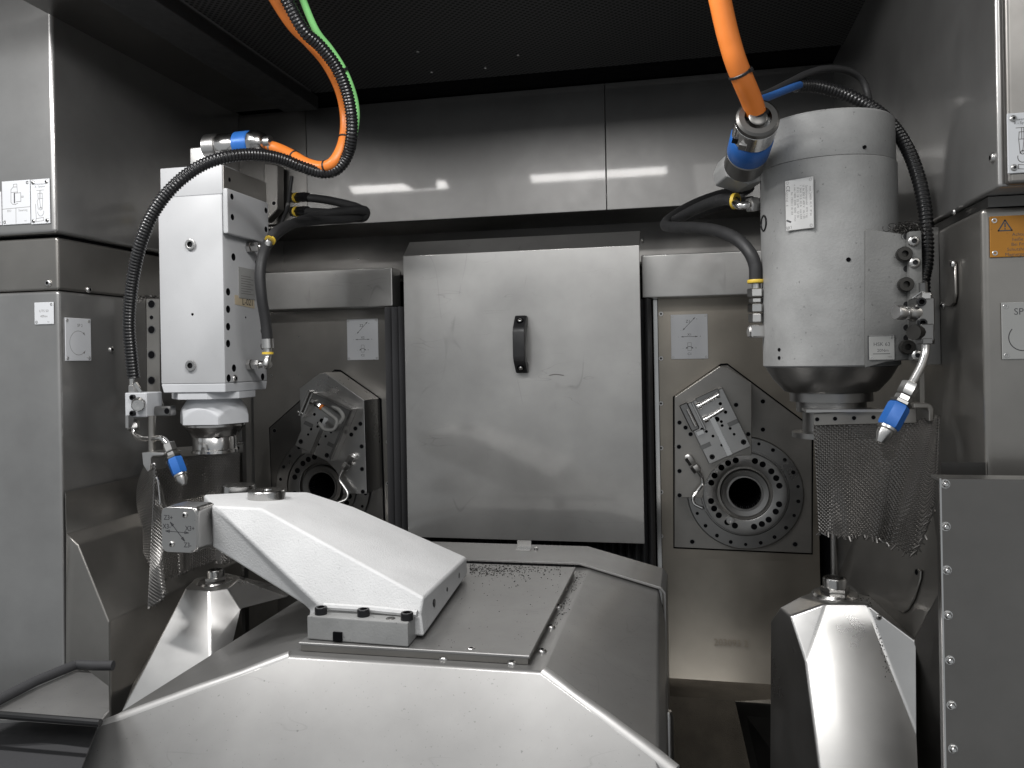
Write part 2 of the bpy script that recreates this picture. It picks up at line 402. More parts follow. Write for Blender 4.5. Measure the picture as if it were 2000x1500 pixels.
# ---- left wall
lw = thing('left_wall', (XL, 1.3, -.95), kind='structure')
zsh = PX(112, 455, XL).z
zm = PY(120, 567, 1.217).z
slab('upper_panel', 'steel_wall', lw, XL-.55, XL, 1.207, 2.1, zsh, .80, .007, 4)
slab('middle_panel', 'steel_dull', lw, XL-.55, XL-.004, 1.216, 2.1, zm+.0012, zsh-.006, .005, 4)
slab('lower_panel', 'steel_wall', lw, XL-.55, XL-.003, 1.215, 2.1, -.95, zm-.0004, .006, 4)
slab('shadow_gap', 'black', lw, XL-.54, XL-.012, 1.228, 2.09, zsh-.02, zsh+.02)
screw(lw, PY(95, 553, 1.216), NF, .0062, 'button')
screw(lw, PX(173, 566, XL-.004), EX, .0062, 'button')
screw(lw, PX(217, 683, XL-.003), EX, .0062, 'button')

# ---- right wall
rw = thing('right_wall', (XR, 1.2, -.95), kind='structure')
zr = 0.163
slab('upper_panel', 'steel_wall', rw, XR, XR+.55, .908, 2.1, zr, .80, .004, 3)
slab('upper_front_panel', 'steel_guard', rw, XR+.004, XR+.55, .893, .9055, zr, .80, .004, 3)
slab('ledge', 'steel_dark', rw, XR+.006, XR+.5, .955, 2.1, zr-.012, zr-.001)
slab('lower_panel', 'steel_dull', rw, XR-.002, XR+.55, .951, 2.1, -.95, zr-.013, .006, 4)
screw(rw, PX(1940, 308, XR), -EX, .0055, 'button')
screw(rw, PX(1864, 414, XR-.002), -EX, .004, 'button')
# hanging lug on the side wall
b = MB()
q = [PX(u, v, XR-.003) for u, v in ((1855, 517), (1858, 508), (1866, 508), (1870, 516), (1871, 575), (1868, 592), (1860, 599), (1852, 598), (1848, 592), (1853, 580))]
b.prism(q, (-.003, 0, 0)); b.bevel(.001, 1); b.build('lug', 'steel_dull', rw, 30)
screw(rw, PX(1862, 516, XR-.006), -EX, .005, 'button')
screw(rw, PX(1842, 597, XR-.002), -EX, .0045, 'button')

# ---- back wall
bw = thing('back_wall', (XC, YB, -.95), kind='structure')
xgl, xgr = PY(772, 800, YB).x, PY(1278, 800, YB).x
zrt, zrb = PY(700, 525, 1.79).z, PY(700, 600, 1.79).z
zlow = PY(1400, 1327, YB).z
slab('lower_panel', 'steel_dull', bw, XL, xgl-.010, YB, YB+.02, -.72, zrb+.03, .001, 1)
zbow = PY(1400, 1092, YB).z
slab('lower_panel', 'steel_warm_glow', bw, xgr+.012, .272, YB, YB+.02, zbow, zrb+.03)
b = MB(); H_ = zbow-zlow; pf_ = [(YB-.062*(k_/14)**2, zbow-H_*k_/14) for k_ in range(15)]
b.prism([V((xgr+.012, y_, z_)) for y_, z_ in pf_]+[V((xgr+.012, y_+.003, z_-.001)) for y_, z_ in pf_[::-1]], (.272-xgr-.012, 0, 0)); b.build('curved_apron', 'steel_warm_glow', bw, 30)
slab('corner_gap', 'black', bw, .2725, XR+.02, YB+.03, YB+.04, -.9, zrb+.03)
slab('edge_strip', 'bright', bw, xgl-.0095, xgl-.001, YB-.006, YB+.02, -.72, zrb, .001, 1)
slab('edge_strip', 'bright', bw, xgr+.001, xgr+.0115, YB-.006, YB+.02, zlow+.16, zrb, .001, 1)
slab('cross_rail', 'steel_door', bw, XL+.03, xgl+.02, 1.79, YB-.002, zrb, zrt, .003, 2)
slab('cross_rail', 'steel_door', bw, xgr-.02, XR, 1.79, YB-.002, zrb, zrt+.003, .003, 2)
slab('recess_panel', 'steel_dark', bw, XL, XR+.05, 2.02, 2.04, zrt-.08, .80)
slab('recess_sill', 'steel_dark', bw, XL, XR+.05, YB, 2.02, zrt-.012, zrt-.004)
slab('gap_backing', 'black', bw, xgl-.02, xgr+.03, 1.93, 1.95, -.95, zrt-.02)
zub, zut = 0.321, 0.600
x1 = PY(1183, 300, 1.80).x
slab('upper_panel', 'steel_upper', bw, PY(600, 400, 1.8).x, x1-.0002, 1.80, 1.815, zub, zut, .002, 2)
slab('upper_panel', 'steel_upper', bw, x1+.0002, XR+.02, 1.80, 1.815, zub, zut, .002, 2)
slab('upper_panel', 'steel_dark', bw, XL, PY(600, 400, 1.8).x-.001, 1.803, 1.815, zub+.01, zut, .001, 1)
slab('panel_return', 'steel_dark', bw, XL, XR+.02, 1.817, 2.02, zub+.004, zub+.010)
# lower right: black slot, gritty sill and a small trough
slab('slot_backing', 'black', bw, xgr-.3, XR+.1, 1.90, 1.92, -1.0, zlow+.02)
slab('gritty_sill', 'grit', bw, xgr-.05, XR+.02, 1.70, 1.80, -.95, PY(1400, 1358, 1.72).z)
for v in (613, 700, 788, 875, 961, 1047): screw(bw, PY(1291, v, YB), NF, .0052, 'flat')
for v in (701, 783, 863, 944): screw(bw, PY(757, v, YB), NF, .0045, 'flat')
screw(bw, PY(1291, 1133, YB), NF, .0052, 'button'); screw(bw, PY(1292, 1219, YB-.018), NF, .0052, 'button')
for u, v in ((584, 658), (584, 732), (530, 733)): screw(bw, PY(u, v, YB), NF, .003, 'flat')
frw = Frame(PY(1428, 1256, YB-.036), EX, EZ+EY*.29)
lettering(bw, frw, 0, 0, '203093 2', .019, 'etch', 0)
# cable lead-through bracket on the left
b = MB(); b.prism([PY(u, v, 1.76) for u, v in ((515, 318), (543, 322), (543, 408), (520, 432), (515, 432))], (0, .03, 0)); b.bevel(.002, 1)
b.build('bracket', 'steel_dark', bw, 30)
screw(bw, PY(535, 397, 1.76), NF, .006, 'sunk')

# ---- ceiling
ce = thing('ceiling', (XC, 1.2, .6), kind='structure')
slab('perforated_panel', 'perf', ce, -.80, XR, .95, 1.70, .600, .604)
slab('side_panel', 'steel_dark', ce, XL, -.90, .95, 1.78, .600, .604)
slab('roof', 'black', ce, -1.7, .9, .60, 2.1, .80, .82)
slab('light_box_beam', 'beam', ce, -.895, -.81, .95, 1.74, .575, .62, .004, 2)
slab('dark_gap_strip', 'black', ce, XL, XR, 1.701, 1.82, .6045, .62)  # black sheet added across the open gap to stand for its darkness
for u, v in ((816, 101), (843, 141), (948, 133), (1012, 108)): screw(ce, PZ(u, v, .600), -EZ, .003, 'button')

# ================================================================== bellows behind the door
be = thing('bellows', (XC, 1.79, -.7), 'black pleated bellows filling the gaps around the centre door', 'bellows')
fold = MB(); fold.prism([(-.0085, .025, 0), (0, 0, 0), (.0085, .025, 0)], (0, 0, 1.0)); fold.bevel(.0012, 2)
fm = fold.mesh('fold', 'bellows')
k = 0; x = xgl+.006
while x < xgr:
    o = bpy.data.objects.new('fold', fm); col.objects.link(o); o.parent = be
    o.location = V((x, 1.775, -.70))-wloc(be); o.scale = (1, 1, zrb-.002+.70); x += .0165

# ================================================================== service door
dx0, dx1, dz0, dz1 = -.6005, -.090, -.3855, .2276
do = thing('service_door', (-.345, 1.70, dz0), 'grey brushed steel door with hooded top and black handle', 'door')
b = MB(); t = .003
prof = [(1.70, dz0), (1.70, dz1), (1.745, dz1+.036), (1.778, dz1+.040)]
ins = [(1.703, dz0), (1.703, dz1-.001), (1.747, dz1+.033), (1.778, dz1+.037)]
b.prism([V((dx0, y, z)) for y, z in prof]+[V((dx0, y, z)) for y, z in ins[::-1]], (dx1-dx0, 0, 0)); b.bevel(.0012, 2)
b.build('panel', 'steel_door', do, 30, wn=True)
MB().box(dx0+.012, dx1-.012, 1.7035, 1.725, dz0+.004, dz0+.02).build('stiffener', 'steel_dark', do, 0)
for xx in (dx0+.006, dx1-.012):
    MB().box(xx, xx+.006, 1.7035, 1.76, dz0+.03, dz1-.01).build('side_flange', 'steel_dark', do, 0)
hx = PY(1013, 670, 1.66).x; hz0, hz1 = PY(1010, 729, 1.68).z, PY(1010, 616, 1.68).z
hd = MB()
def hprof(off):
    return [(1.6995, hz1), (1.685, hz1), (1.662, hz1-.024), (1.657, hz1-.036), (1.657, hz0+.036), (1.662, hz0+.024), (1.685, hz0), (1.6995, hz0),
            (1.6995, hz0+.021), (1.684, hz0+.026), (1.674, hz0+.042), (1.674, hz1-.042), (1.684, hz1-.026), (1.6995, hz1-.021)]
hd.prism([V((hx-.0125, y, z)) for y, z in hprof(0)], (.025, 0, 0)); hd.bevel(.0025, 2)
ho = hd.build('handle', 'blackpl', do, 40, wn=True)
for zz, s in ((hz1-.012, .72), (hz0+.012, -.72)):
    n = V((0, -.72, s)).normalized(); p = V((hx+.001, 1.6735, zz))
    MB().lathe([(.0078, -.004), (.0078, .0015), (.006, .0022)], p, n, 16).build('recess', 'black', ho)
    screw(ho, p+n*.0015, n, .0046, 'button')
b = MB(); w = [(1050, 733), (1062, 731), (1078, 733)]
MB().tube(spline([PY(u+23, v, 1.6995) for u, v in w], 5), .0009, 6).build('scratch', 'ink_soft', do)
screw(do, PY(1254, 470, 1.775), EX, .005, 'button')

# ================================================================== table cover
zt = -.350
pl = PZ(590, 1250, zt); prr = PZ(1040, 1285, zt); pf = PZ(1107, 1107, zt)
tx0, tx1, ty0, ty1 = -.4805, -.186, .945, 1.3575
zc = zt-.012
tc = thing('table_cover', (-.38, 1.1, -.95), 'folded stainless table cover sloping down at the front of the picture', 'cover')
fy = ty0-.014; fxr = tx1+.016; fxl = tx0-.006
Lf = V((-.705, .882, -.436)); Rf = PY(1215, 1416, .905); Rf = V((Rf.x, .905, zc-.045))
Re = PY(1272, 1416, .89); Rfar = PY(1270, 1150, 1.40)
sl = .45
xe = -.036; ze = zc-sl*(xe-fxr)
def sheetpoly(pts, th=.003):
    b = MB(); n = (V(pts[1])-V(pts[0])).cross(V(pts[2])-V(pts[0])).normalized()
    if n.z < 0: n = -n
    b.prism([V(p)-n*th for p in pts], n*th); return b
A = V((fxl, fy, zc)); B = V((fxr, fy, zc))
# front ridge falls with the side slopes and the 45 degree front
ridgeR = V((xe, fy-(zc-ze), ze)); ridgeL = Lf
slL = (zc-Lf.z)/(fxl-Lf.x)
Lf = V((Lf.x, fy-(zc-Lf.z)*.9, Lf.z))
nfront = V((0, -1, 1)).normalized()
fd = .30
b = MB()
vs_ = [V((fxl, 1.405, zc)), A, B, V((fxr, 1.405, zc)), V((-.052, 1.405, PY(1270, 1150, 1.405).z)), ridgeR, Lf, V((Lf.x, 1.405, Lf.z)),
       V((xe+.006, ridgeR.y-fd, ridgeR.z-fd)), V((Lf.x-.10, Lf.y-fd, Lf.z-fd))]
v = [b.bm.verts.new(p) for p in vs_]
for q in ((0, 1, 2, 3), (3, 2, 5, 4), (0, 7, 6, 1), (1, 6, 9, 8, 5, 2)): b.f([v[i] for i in q])
# side skirts
e = [b.bm.verts.new(p) for p in (V((-.042, 1.405, ze-.022)), V((-.040, 1.405, -.9)), V((xe+.012, ridgeR.y-fd, -.9)), V((xe+.008, ridgeR.y-.02, ze-.022)))]
b.f([v[4], v[5], e[3], e[0]]); b.f([e[0], e[3], v[8], e[2], e[1]]); b.f([v[5], v[8], e[3]])
g = [b.bm.verts.new(p) for p in (V((Lf.x-.003, 1.405, -.9)), V((Lf.x-.103, Lf.y-fd, -.9)))]
b.f([v[7], g[0], g[1], v[9], v[6]])
bmesh.ops.recalc_face_normals(b.bm, faces=b.bm.faces)
es = [ed for ed in b.bm.edges if len(ed.link_faces) == 2 and ed.calc_face_angle(0) > rad(8)]
bmesh.ops.bevel(b.bm, geom=es, offset=.008, segments=4, profile=.5, affect='EDGES', clamp_overlap=True)
b.build('hood', 'steel_cover', tc, 50, wn=True)
for nm, pa_, pb_ in (('right', B, ridgeR+(ridgeR-B)*.12), ('left', A, Lf)):
    MB().tube([pa_.lerp(pb_, q_/8)-nfront*.0105-EZ*.0006*math.sin(q_*.9) for q_ in range(9)], lambda i: .0108+.0004*math.sin(i*2.1), 24).build('weld_seam', 'weld', tc, 60)
b = MB().box(tx0, tx1, ty0, ty1, zt-.0035, zt); b.bevel(.0008, 1); b.build('top_plate', 'steel_cover', tc, 30)
b = MB().box(tx0+.002, tx1-.003, ty0+.003, ty1-.003, zc+.0004, zt-.004); b.build('plate_frame', 'steel_dull', tc, 0)
for u, vv in ((613, 1263), (738, 1275), (867, 1287), (1000, 1297)): screw(tc, PZ(u, vv, zc), EZ, .0062, 'button')
for u, vv in ((1113, 1123), (1102, 1152), (1090, 1186), (1076, 1226), (1058, 1273)): screw(tc, PZ(u, vv, zc), EZ, .0062, 'button')
screw(tc, PZ(920, 1266, zt), EZ, .0050, 'flat')
# rear saddle strip
sc_ = thing('saddle_strip', (-.3, 1.45, -.9), 'bent steel strip bridging behind the table cover below the door', 'cover strip')
zs = -.352
b = MB(); pr_ = [(-.72, zs-.05), (-.55, zs), (-.185, zs), (-.048, zs-.036), (-.040, zs-.046), (-.040, -.62)]
top = [V((x, 1.395, z)) for x, z in pr_]; low = [V((x, 1.395, z-.004)) for x, z in pr_]
low[-1] = V((-.044, 1.395, -.62)); low[-2] = V((-.0445, 1.395, zs-.048)); low[-3] = V((-.050, 1.395, zs-.041))
b.prism(top+low[::-1], (0, .125, 0)); b.bevel(.0015, 2); b.build('strip', 'steel_cover', sc_, 40, wn=True)
b = MB(); p = PZ(1024, 1072, zs+.001); b.box(p.x-.013, p.x+.013, p.y, p.y+.003, zs+.0005, zs+.016); b.box(p.x-.013, p.x+.013, p.y-.014, p.y-.0005, zs+.0005, zs+.003); b.build('stop_clip', 'bright', sc_, 0)
MB().lathe([(.004, 0), (.0035, .003), (0, .005)], PZ(1047, 1073, zs+.0005), EZ, 10).build('chip_drop', 'bright', sc_)
# metal chips scattered over the plate
b = MB()
def chip(b, p, s):
    a = random.random()*6.28; d = V((math.cos(a), math.sin(a), random.uniform(-.1, .5)))*s; w_ = V((-math.sin(a), math.cos(a), .3))*s*.45
    b.hexa([p-d-w_*.6, p+d-w_, p+d*.8+w_, p-d+w_, p-d*.9-w_*.5+EZ*s*.5, p+d*.7-w_*.6+EZ*s*.5, p+d*.6+w_*.5+EZ*s*.6, p-d*.6+w_*.7+EZ*s*.4])
for i in range(520):
    q = random.random()
    u = 918+abs(random.gauss(0, 70)) if q < .8 else random.uniform(900, 1095)
    vv = random.gauss(1112, 6) if random.random() < .6 else 1100+abs(random.gauss(0, 18))
    u = min(u, 1100-max(0, (vv-1107))*.38); vv = max(vv, 1108-(1107-u)*-.0 if u > 1080 else 1100)
    p = PZ(u, vv, zt+.0004)
    if p.y < ty1-.002 and p.x < tx1-.002: chip(b, p, random.uniform(.0005, .0015))
for i in range(60):
    p = V((random.uniform(tx0+.15, tx1-.005), random.uniform(ty0+.01, ty1-.01), zt+.0004)); chip(b, p, random.uniform(.0004, .0009))
for i in range(110):
    tt = random.random(); p = V((tx1+.003+abs(random.gauss(0, .006)), ty0+.12+(ty1-ty0-.1)*tt**.6, zc+.0004)); chip(b, p, random.uniform(.0005, .0012))
tag(b.build('metal_chips', 'chips', None, 0), 'tiny dark metal chips scattered on the flat table plate', 'chips', kind='stuff')

# ================================================================== tailstock arm
ar = thing('tailstock_arm', (-.40, 1.05, zt), 'white cast tailstock arm bolted to the table cover plate', 'arm')
by0, by1 = .955, 1.255
bx0, bx1 = -.4735, -.333
zb1 = PY(605, 1203, by0).z
yA = 1.035                       # front plane of the raised boom
def P(u, v, y): return PY(u, v, y)
# boom: explicit faceted casting
f0 = P(415, 988, 1.035); f1 = P(510, 992, 1.035); f2 = P(828, 1167, .985); f3 = P(822, 1200, .978); f4 = P(622, 1184, .985); f5 = P(428, 992, 1.030)
g0 = P(416, 1070, 1.045); g1 = P(606, 1190, 1.01)
k0 = P(398, 966, 1.165); k1 = P(492, 961, 1.19); k2 = P(602, 961, 1.215); k3 = P(692, 990, 1.235); k4 = P(912, 1088, 1.262)
h4 = V((k4.x, k4.y, zt+.006)); h3 = V((f3.x+.003, .978, zb1)); 
kb0 = V((k0.x, k0.y, g0.z)); kb1 = V((g1.x, 1.24, zt+.004)); g1b = V((g1.x, 1.0, zt+.004))
f3b = V((f3.x+.004, .976, zt+.004))
b = MB(); N = b.bm.verts.new
v = {n_: N(p) for n_, p in dict(f0=f0, f1=f1, f2=f2, f3=f3, f4=f4, g0=g0, g1=g1, k0=k0, k1=k1, k2=k2, k3=k3, k4=k4, h4=h4, kb0=kb0, kb1=kb1, g1b=g1b, f3b=f3b).items()}
def fc(s): b.f([v[q] for q in s.split()])
fc('f0 f1 k2 k1'); fc('f0 k1 k0'); fc('f1 f2 k4 k3'); fc('f1 k3 k2')
fc('f0 f4 f1'); fc('f1 f4 f2'); fc('f4 f3 f2'); fc('f0 g0 g1'); fc('f0 g1 f4')
fc('f4 g1 g1b'); fc('f4 g1b f3'); fc('f3 g1b f3b')
fc('f2 f3 k4'); fc('f3 f3b h4'); fc('f3 h4 k4')
fc('k0 kb0 g0'); fc('k0 g0 f0'); fc('g0 kb0 kb1'); fc('g0 kb1 g1'); fc('g1 kb1 g1b')
fc('k0 k1 kb0'); fc('k1 k2 kb0'); fc('k2 kb1 kb0'); fc('k2 k3 kb1'); fc('k3 k4 h4'); fc('k3 h4 kb1'); fc('g1b kb1 h4'); fc('g1b h4 f3b')
bmesh.ops.recalc_face_normals(b.bm, faces=b.bm.faces)
es = [ed for ed in b.bm.edges if len(ed.link_faces) == 2 and ed.calc_face_angle(0) > rad(12)]
bmesh.ops.bevel(b.bm, geom=es, offset=.004, segments=3, profile=.5, affect='EDGES', clamp_overlap=True)
boom = b.build('casting', 'cast', ar, 50, wn=True)
nr = (f2-k4).cross(EZ).normalized()
if nr.x < 0: nr = -nr
# base flange
b = MB(); bp = [V((bx0, by0, zt+.0006)), V((bx1-.004, by0-.007, zt+.0006)), V((bx1-.006, 1.005, zt+.0006)), V((bx0+.004, 1.005, zt+.0006))]
b.prism(bp, (0, 0, zb1-zt-.0006)); b.bevel(.002, 2); bo = b.build('base_flange', 'greycast', ar, 30, wn=True)
b = MB(); b.obox(P(660, 1243, by0-.003)+V((0, .004, .0)), EX, EY, EZ, .012, .012, .011); b.build('keyway', 'black', ar, 0)
for u, vv in ((627, 1199), (710, 1203), (795, 1210)):
    p = PZ(u, vv, zb1); screw(ar, V((p.x, p.y, zb1)), EZ, .0078, 'cap', 'bolt')
p = PZ(763, 1208, zb1); MB().lathe([(.006, 0.0002), (.0055, .0006), (.0, .0007)], V((p.x, p.y, zb1)), EZ, 16).build('bolt_hole', 'steel_dark', ar)
b = MB(); b.tube([P(633, 1184, .975), P(730, 1190, .975), P(815, 1199, .972)], .0045, 8); b.build('weld_fillet', 'cast', ar)
for u, vv, r_ in ((896, 1124, .0045), (873, 1151, .003), (848, 1178, .0055)):
    pt = PP(u, vv, (f3+k4)/2, nr); MB().lathe([(r_, -.002), (r_, .0004), (r_*.8, .0006)], pt+nr*.0004, nr, 16).build('threaded_hole', 'oxide', ar)
# pins on top
ptop = PZ(521, 970, f1.z+.001); ntop = (f1-f0).cross(k2-f0).normalized()
if ntop.z < 0: ntop = -ntop
pt = PP(521, 974, f0, ntop)
MB().lathe([(.0275, -.004), (.0275, .012), (.0265, .0132), (.008, .0132), (.007, .010), (0, .010)], pt, EZ, 36).build('centre_pin', 'turned', ar)
p2 = P(458, 966, 1.20); MB().lathe([(.026, -.02), (.026, .006), (.025, .007), (0, .007)], V((p2.x, 1.215, k1.z)), EZ, 32).build('rear_pin', 'turned', ar)
# indicator block at the tip
yb = 1.005
c0 = P(316, 1077, yb); c1 = P(384, 1081, yb); c2 = P(388, 994, yb); c3 = P(316, 990, yb)
bxl, bxr, bzl, bzh = c0.x, c1.x, c0.z-.001, c3.z
blk = thing('axis_block', (bxl, yb, bzl), 'square steel block engraved X3 Z3 at the arm tip', 'block')
b = MB(); b.box(bxl, bxr, yb+.003, yb+.052, bzl, bzh); b.bevel(.008, 3, 60); b.build('body', 'steel', blk, 40, wn=True)
b = MB(); R_ = .010
cx0, cx1, cz0, cz1 = bxl+R_, bxr-R_, bzl+R_, bzh-R_
pts = []
for (cx, cz, a) in ((cx1, cz1, 0), (cx0, cz1, 90), (cx0, cz0, 180), (cx1, cz0, 270)):
    for i in range(6): pts.append(V((cx+R_*math.cos(rad(a+18*i)), yb, cz+R_*math.sin(rad(a+18*i)))))
b.prism(pts, (0, .0028, 0)); b.bevel(.0007, 1, 60); b.build('plate', 'steel', blk, 30)
fb = Frame(V(((bxl+bxr)/2, yb-.0002, (bzl+bzh)/2)), EX, EZ); S = (bxr-bxl)/75.0
def bp_(x, y): return ((x-575)/930*72*S, (770-y)/930*72*S*1.12)
sc = lambda x, y: ((x-615)*S*.0783, (765-y)*S*.0813)
st = [[sc(255, 795), sc(885, 828)], [sc(388, 585), sc(775, 1025)]]
fl_ = []
for tip, dr in ((sc(255, 795), (-1, .05)), (sc(885, 828), (1, -.05)), (sc(388, 585), (-.66, .75)), (sc(775, 1025), (.66, -.75))):
    h = arrow_head(tip, dr, 8*S, 2.2*S); st.append(h+[h[0]])
drawing(blk, fb, st, .00075, 0, 'ink')
for tx, ty, s_ in ((335, 480, 'Z3+'), (285, 690, 'X3-'), (925, 725, 'X3+'), (855, 1120, 'Z3-')):
    lettering(blk, fb, *sc(tx, ty), s_, .0095, 'ink', 0, sx=.85)
lettering(blk, fb, *sc(975, 1255), 'MKE', .0022, 'ink_soft', 0)
screw(blk, fb.p(*sc(790, 400)), NF, .0042, 'button'); screw(blk, fb.p(*sc(415, 1100)), NF, .0042, 'button')
# ================================================================== rotary table units on the back wall
RC = PY(1455, 964, 1.83)
def mirx(p): return V((2*XC-p.x, p.y, p.z))
def rotary(side):
    mr = (lambda p: V(p)) if side == 'r' else (lambda p: mirx(V(p)))
    mv = (lambda d: V(d)) if side == 'r' else (lambda d: V((-d[0], d[1], d[2])))
    c = mr(RC)
    t = thing('rotary_table', V((c.x, YB, c.z-.13)), 'round bored rotary flange on the back wall ' + ('right' if side == 'r' else 'left') + ' of the centre door', 'rotary flange')
    out = [(1317, 777), (1408, 714), (1421, 713), (1585, 836), (1585, 1080), (1317, 1068)]
    q = [mr(PY(u, v, YB-.002)) for u, v in out]; cen = sum(q, V())/len(q)
    b = MB(); b.prism([p+(p-cen).normalized()*.004 for p in q], (0, .0015, 0)); sm_ = b.build('seam', 'black', t, 0)
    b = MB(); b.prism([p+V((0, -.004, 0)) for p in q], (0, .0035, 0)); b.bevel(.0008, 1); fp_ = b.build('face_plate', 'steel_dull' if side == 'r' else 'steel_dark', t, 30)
    wp_ = [o_ for o_ in bw.children if o_.name.startswith('lower_panel') and (wloc(o_).x > XC) == (side == 'r')][0]
    for o_ in (sm_, fp_, wp_): carve(o_, [(V((c.x, YB-.01, c.z)), NF, .052, .06)], 'black', 40)
    for u, v in ((1490, 784), (1490, 839), (1573, 842), (1352, 1058), (1553, 1063)): screw(t, mr(PY(u, v, YB-.0062)), NF, .0058, 'sunk')
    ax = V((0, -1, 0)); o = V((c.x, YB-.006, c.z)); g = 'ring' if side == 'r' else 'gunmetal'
    b = MB(); b.lathe([(.122, 0), (.122, .006), (.120, .008), (.093, .008), (.092, .004), (.0885, .004)], o, ax, 72, cap=False); rg = b.build('outer_ring', g, t)
    holes = []
    for i in range(22):
        a = 2*math.pi*(i+.5)/22; holes.append((o+ax*.008+V((math.cos(a), 0, math.sin(a)))*.111, ax, .0042 if i % 4 else .0036, .006))
    for p, n, r, d in holes: MB().lathe([(r, 0.0003), (r*.9, .0006), (r*.86, .0001), (0, .0001)], p, n, 12).build('screw_hole', 'black', rg)
    b = MB(); b.lathe([(.0885, .002), (.0885, .011), (.0875, .012), (.059, .012), (.058, .0115), (.0575, -.02)], o, ax, 72, cap=False); hb = b.build('hub', g, t)
    for k in range(8):
        base = 45*k+20
        for j in range(2 if k % 2 else 3):
            a = rad(base+j*13.5-6); r = .0062
            p = o+ax*.0120+V((math.cos(a), 0, math.sin(a)))*.0735
            MB().lathe([(r*1.06, -.001), (r*1.06, .0003), (r*.96, .0005), (r*.9, .0001), (0, .0001)], p, ax, 16).build('bore_hole', 'black', hb)
    b = MB(); b.lathe([(.0575, -.004), (.0565, -.004), (.0505, -.004)], o, ax, 64, cap=False); b.build('seal_groove', 'black', t)
    b = MB(); b.lathe([(.0505, -.02), (.0505, .011), (.0495, .012), (.0385, .010), (.0375, .013), (.0345, .013), (.0335, .012), (.0335, -.02)], o, ax, 64, cap=False); b.build('sleeve', g, t)
    b = MB(); b.lathe([(.0335, .008), (.0335, -.12), (0, -.12)], o, ax, 48, cap=False); b.build('bore', 'black', t)
    p = o+ax*.0125+V((-.032 if side == 'r' else .032, 0, -.058)); MB().lathe([(.0085, -.002), (.0085, .003), (.0075, .004), (.003, .004), (.003, .001), (0, .001)], p, ax, 18).build('plug', 'zinc', t)
    # bracket standing out over the flange
    g = thing('clamp_bracket', mr(PY(1390, 977, 1.80)), 'deep steel bracket with clamping plate over the rotary flange ' + ('right' if side == 'r' else 'left') + ' of the centre door', 'bracket')
    yf = 1.752 if side == 'l' else 1.775
    o2 = [(1317, 777), (1407, 716), (1420, 718), (1470, 749), (1470, 892), (1440, 893), (1411, 906), (1390, 926), (1376, 950), (1373, 977), (1318, 975)]
    q = [mr(PY(u, v, 1.752)) for u, v in o2]; q = [V((p.x, yf, p.z)) for p in q]
    b = MB(); b.prism(q, (0, YB-.0065-yf, 0)); b.bevel(.0015, 2); b.build('housing', 'steel_dull' if side == 'r' else 'steel', g, 30, wn=True)
    for u, v in ((1327, 827), (1327, 923), (1327, 971), (1326, 875), (1439, 792), (1463, 850), (1339, 837), (1349, 850)): screw(g, V((mr(PY(u, v, 1.752)).x, yf, PY(u, v, 1.752).z)), NF, .0055, 'sunk')
    # clamping plate, tilted
    ct = mr(PY(1398, 832, 1.74)); ct = V((ct.x, yf-.020, ct.z)); an = rad(24.5)
    ex = mv((math.cos(an), 0, math.sin(an))); ez = mv((-math.sin(an), 0, math.cos(an)))
    if side == 'l': ex = -ex
    w_, h_ = .092, .132
    b = MB(); b.obox(ct, ex, EY, ez, w_, .040, h_); b.bevel(.0012, 1)
    cp = b.build('clamping_plate', 'steel', g, 30, wn=True)
    fr = Frame(ct+V((0, -.0202, 0)), ex, ez)
    sx = 1 if side == 'r' else -1
    hs = []
    for x, y, r in ((.008, .012, .0055), (.000, -.022, .0055), (.028, .038, .0035), (.030, .018, .0035), (-.028, .006, .0032), (.012, -.004, .003), (-.014, -.016, .003), (.024, -.016, .003), (-.006, -.040, .003), (.036, -.052, .0055), (-.034, -.054, .0055), (.014, .004, .003), (-.022, -.002, .003), (.026, -.030, .0028)):
        hs.append((fr.p(sx*x, y), fr.n, r, .012))
    carve(cp, hs, 'black')
    b = MB()
    a_ = fr.p(0, -.021, .0006); b.obox(a_, ex, EY, ez, .010, .0012, .088); b.build('slot', 'bright', g, 0)
    for x, y in ((.034, -.008), (-.036, -.028)):
        b = MB(); b.obox(fr.p(sx*x, y, .0006), ex, EY, ez, .022, .0012, .009); b.bevel(.0003, 1); b.build('key_slot', 'gunmetal', g, 0)
    for x, y in ((.036, -.052), (-.034, -.054)): screw(g, fr.p(sx*x, y, -.006), fr.n, .0042, 'cap')
    if side == 'r':
        for y0, x0, x1, rr in ((.052, -.012, .030, .0042), (.022, -.012, .026, .0038)):
            b = MB(); b.cyl(fr.p(x0, y0, .008), fr.p(x1, y0+.004, .008), rr, 14); b.build('clamp_rod', 'bright', g)
            b = MB(); b.cyl(fr.p(x0-.004, y0, .008), fr.p(x0+.004, y0, .008), rr*1.8, 14); b.build('rod_collar', 'bright', g)
            b = MB(); b.cyl(fr.p(x1, y0+.004, .008), fr.p(x1+.003, y0+.004, .008), rr*1.4, 14); b.build('rod_end', 'zinc', g)
        b = MB(); b.obox(fr.p(-.040, .040, .006), ex, EY, ez, .018, .012, .060); b.bevel(.002, 1); b.build('clamp_slide', 'gunmetal', g, 30)
        b = MB(); b.obox(fr.p(-.022, .035, .009), ex, EY, ez, .005, .018, .062); b.bevel(.001, 1); b.build('clamp_jaw', 'turned', g, 30)
        b = MB(); b.cyl(fr.p(-.036, .018, .014), fr.p(-.036, .056, .014), .004, 12); b.build('spring_rod', 'zinc', g)
        b = MB(); b.obox(fr.p(.012, .064, .002), ex, EY, ez, .05, .006, .010); b.bevel(.001, 1); b.build('top_rail', 'gunmetal', g, 30)
        b = MB(); b.obox(fr.p(-.034, .002, .006), ex, EY, ez, .014, .012, .008); b.build('clamp_foot', 'bright', g, 0)
    else:
